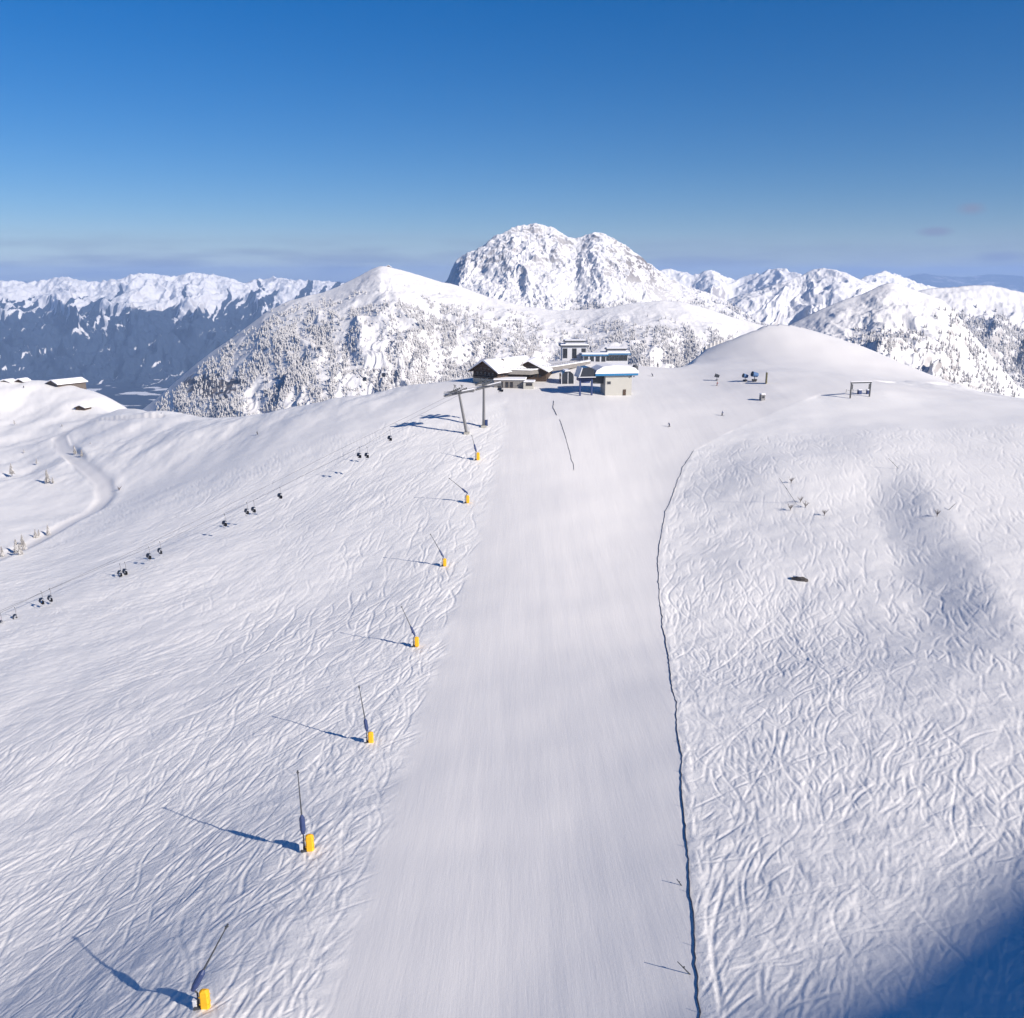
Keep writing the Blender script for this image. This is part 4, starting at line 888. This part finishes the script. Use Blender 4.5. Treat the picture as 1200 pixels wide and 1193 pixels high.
# ------------------------------------------------------------------ people
def person(px, py, label, jacket, trousers=None, ski=True, rz=0., lean=.0, y0=60., crouch=0.):
    g = ground(px, py, y0); trousers = trousers or black
    root = empty('person', g, rz); tag(root, label, 'person', None)
    J = {'pelvis': (0, lean * -.1, .92 - crouch * .3), 'chest': (0, -.12 - lean * .35, 1.32 - crouch * .36), 'neck': (0, -.16 - lean * .5, 1.52 - crouch * .4), 'head': (0, -.2 - lean * .55, 1.66 - crouch * .42), 'top': (0, -.2 - lean * .58, 1.78 - crouch * .42)}
    for s, n in ((-1, 'l'), (1, 'r')):
        J['hip' + n] = (.12 * s, 0 - lean * .1, .86 - crouch * .28); J['knee' + n] = (.16 * s, -.12 - crouch * .25, .48 - crouch * .08); J['ank' + n] = (.17 * s, .02, .10); J['toe' + n] = (.17 * s, -.18, .07)
        J['sh' + n] = (.22 * s, -.13 - lean * .42, 1.42 - crouch * .38); J['el' + n] = (.40 * s, -.2 - lean * .4, 1.16 - crouch * .36); J['wr' + n] = (.38 * s, -.48 - lean * .35, 1.04 - crouch * .34); J['hd' + n] = (.37 * s, -.58 - lean * .35, 1.02 - crouch * .34)
    E = [('pelvis', 'chest'), ('chest', 'neck'), ('neck', 'head'), ('head', 'top')]
    for n in 'lr': E += [('pelvis', 'hip' + n), ('hip' + n, 'knee' + n), ('knee' + n, 'ank' + n), ('ank' + n, 'toe' + n), ('chest', 'sh' + n), ('sh' + n, 'el' + n), ('el' + n, 'wr' + n), ('wr' + n, 'hd' + n)]
    rad = dict(pelvis=.17, chest=.19, neck=.07, head=.115, top=.09)
    for n in 'lr': rad.update({'hip' + n: .12, 'knee' + n: .08, 'ank' + n: .07, 'toe' + n: .06, 'sh' + n: .085, 'el' + n: .06, 'wr' + n: .05, 'hd' + n: .055})
    ks = list(J); me = bpy.data.meshes.new('person_body'); me.from_pydata([J[k] for k in ks], [(ks.index(a), ks.index(b)) for a, b in E], [])
    o = bpy.data.objects.new('body', me); C.objects.link(o); o.parent = root; md = o.modifiers.new('skin', 'SKIN'); md.use_smooth_shade = True
    sv = me.skin_vertices[0].data
    for i, k in enumerate(ks): sv[i].radius = (rad[k], rad[k])
    sv[0].use_root = True; sd = o.modifiers.new('sub', 'SUBSURF'); sd.levels = 1; sd.render_levels = 2; me.materials.append(jacket)
    m = MB(); hp = J['top']; m.blob((hp[0], hp[1], hp[2] - .05), (.14, .15, .12), 1, jit=.02); m.build('helmet', black, root, True)
    for s, n in ((-1, 'l'), (1, 'r')):
        m = MB(); kn, hipp, ak = (np.array(J[q + n]) for q in ('knee', 'hip', 'ank')); m.tube(hipp, kn, .14, .10, 8); m.tube(kn, ak, .10, .09, 8); m.build('trouser_leg', trousers, root, True)
        if ski:
            m = MB(); m.box((.17 * s, -.15, .02), (.10, 1.7, .03)); m.box((.17 * s, -1.02, .06), (.09, .14, .03)); m.build('ski', dgrey, root)
            h = np.array(J['hd' + n]); m = MB(); m.tube(h, h + (.15 * s, .75, -.85), .014, .012, 5); m.build('ski_pole', dgrey, root)
    return root
person(784.5, 500, 'lone skier in dark clothing gliding down the upper piste', navy, rz=R(-35), lean=.8, crouch=.5)
person(770.5, 430, 'person in dark clothing standing on the plateau by the stations', black, rz=R(20), ski=False, y0=300)
person(840, 452, 'skier standing below the dome beside the lone snow gun', red, rz=R(60), y0=300)
person(846, 487, 'skier in navy stopped at the bright rim of the saddle', navy, rz=R(40), y0=200)
person(302, 510, 'tiny skier in grey standing alone on the left slope', dgrey, rz=R(-60), y0=200)
person(189, 487, 'tiny skier in navy at the far end of the groomed way', navy, rz=R(60), y0=300)
person(765, 441, 'skier in dark clothing bending down right of the lift station', navy, rz=R(-60), lean=.9, crouch=.6, y0=250)
person(28, 455, 'person in dark clothing near the wide hut', black, rz=R(0), ski=False, y0=350)

# ------------------------------------------------------------------ air, light, camera
m = MB(); m.box((0, 21300, -416), (90000, 47000, 1672)); m.add([], [])
hm = bpy.data.materials.new('haze_air'); hm.use_nodes = True; nt = hm.node_tree; nt.nodes.clear(); out = nt.nodes.new('ShaderNodeOutputMaterial'); pv_ = nt.nodes.new('ShaderNodeVolumePrincipled')
pv_.inputs['Color'].default_value = (.42, .62, 1., 1); pv_.inputs['Density'].default_value = 3.8e-5; pv_.inputs['Density Attribute'].default_value = ''; pv_.inputs['Temperature Attribute'].default_value = ''; pv_.inputs['Anisotropy'].default_value = 0.
nt.links.new(pv_.outputs[0], out.inputs['Volume']); hz_o = m.build('haze', hm); hz_o['kind'] = 'stuff'

w = bpy.data.worlds.new('World'); sc.world = w; w.use_nodes = True; nt = w.node_tree; bg = nt.nodes['Background']
sky = nt.nodes.new('ShaderNodeTexSky'); sky.sky_type = 'NISHITA'; sky.sun_disc = False; sky.sun_elevation = R(SUN_EL); sky.sun_rotation = R(SUN_AZ); sky.altitude = 2200; sky.air_density = 1.0; sky.dust_density = .3; sky.ozone_density = 4.
hs = nt.nodes.new('ShaderNodeHueSaturation'); hs.inputs['Saturation'].default_value = 1.2
nt.links.new(sky.outputs[0], hs.inputs['Color'])
tcs = nt.nodes.new('ShaderNodeTexCoord'); sps = nt.nodes.new('ShaderNodeSeparateXYZ'); nt.links.new(tcs.outputs['Generated'], sps.inputs[0])
tel = math_n(nt, 'MULTIPLY_ADD', sps.outputs['Z'], 4.5, -.18, clamp=True)
tint = mixc(nt, tel, (.92, .89, .965), (.10, .86, 1.22))
mxs = nt.nodes.new('ShaderNodeMix'); mxs.data_type = 'RGBA'; mxs.blend_type = 'MULTIPLY'; mxs.inputs['Factor'].default_value = 1.
nt.links.new(hs.outputs[0], mxs.inputs['A']); nt.links.new(tint, mxs.inputs['B'])
tc = nt.nodes.new('ShaderNodeTexCoord'); sp = nt.nodes.new('ShaderNodeSeparateXYZ'); nt.links.new(tc.outputs['Generated'], sp.inputs[0])
mp = nt.nodes.new('ShaderNodeMapping'); mp.inputs['Scale'].default_value = (5, 5, 46); nt.links.new(tc.outputs['Generated'], mp.inputs[0])
cn_ = nd(nt, 'ShaderNodeTexNoise', Scale=1.6, Detail=4.); nt.links.new(mp.outputs[0], cn_.inputs['Vector'])
band_ = math_n(nt, 'MULTIPLY_ADD', math_n(nt, 'ABSOLUTE', math_n(nt, 'SUBTRACT', sp.outputs['Z'], .008)), -26., 1., clamp=True)
cf = math_n(nt, 'MULTIPLY', math_n(nt, 'MULTIPLY_ADD', cn_.outputs['Fac'], 5., -2.1, clamp=True), math_n(nt, 'MULTIPLY', band_, .85))
def puff(px, py, sx, sz):
    d = ray(px, py); d = d / np.linalg.norm(d)
    mm = nt.nodes.new('ShaderNodeVectorMath'); mm.operation = 'SUBTRACT'; mm.inputs[1].default_value = tuple(d); nt.links.new(tc.outputs['Generated'], mm.inputs[0])
    m2 = nt.nodes.new('ShaderNodeVectorMath'); m2.operation = 'MULTIPLY'; m2.inputs[1].default_value = (1 / sx, 1 / sx, 1 / sz); nt.links.new(mm.outputs[0], m2.inputs[0])
    ln = nt.nodes.new('ShaderNodeVectorMath'); ln.operation = 'LENGTH'; nt.links.new(m2.outputs[0], ln.inputs[0])
    return math_n(nt, 'MULTIPLY', math_n(nt, 'MULTIPLY_ADD', math_n(nt, 'ADD', ln.outputs['Value'], math_n(nt, 'MULTIPLY_ADD', cn_.outputs['Fac'], 1.2, -.6)), -1.2, 1.4, clamp=True), .95)
cf = math_n(nt, 'MAXIMUM', cf, math_n(nt, 'MAXIMUM', puff(1097, 271, .016, .005), puff(1139, 244, .014, .006)))
cf = math_n(nt, 'MAXIMUM', cf, puff(1172, 302, .026, .007))
colc = mixc(nt, cf, mxs.outputs['Result'], (2.75, 3.4, 5.0)); nt.links.new(colc, bg.inputs['Color']); bg.inputs['Strength'].default_value = .052
sd = bpy.data.lights.new('sun', 'SUN'); sd.energy = 4.4; sd.angle = R(.5); sd.color = (1., .915, .81); so = bpy.data.objects.new('sun', sd); C.objects.link(so)
from mathutils import Vector
tosun = Vector((SH[0] * math.cos(R(SUN_EL)), SH[1] * math.cos(R(SUN_EL)), math.sin(R(SUN_EL)))); so.rotation_euler = tosun.to_track_quat('Z', 'Y').to_euler(); so.location = (200, -200, 200)
cd = bpy.data.cameras.new('camera'); cam = bpy.data.objects.new('camera', cd); C.objects.link(cam); cd.sensor_width = 36; cd.lens = 36 * F / 1200; cd.clip_start = .5; cd.clip_end = 200000
cam.rotation_euler = (math.pi / 2 - TH, 0, 0); sc.camera = cam
sc.view_settings.view_transform = 'Standard'; sc.view_settings.look = 'None'; sc.view_settings.exposure = .63; sc.view_settings.gamma = 1
sc.cycles.max_bounces = 5; sc.cycles.diffuse_bounces = 3; sc.cycles.volume_bounces = 1; sc.cycles.use_denoising = True; sc.cycles.use_adaptive_sampling = True; sc.cycles.adaptive_threshold = .02
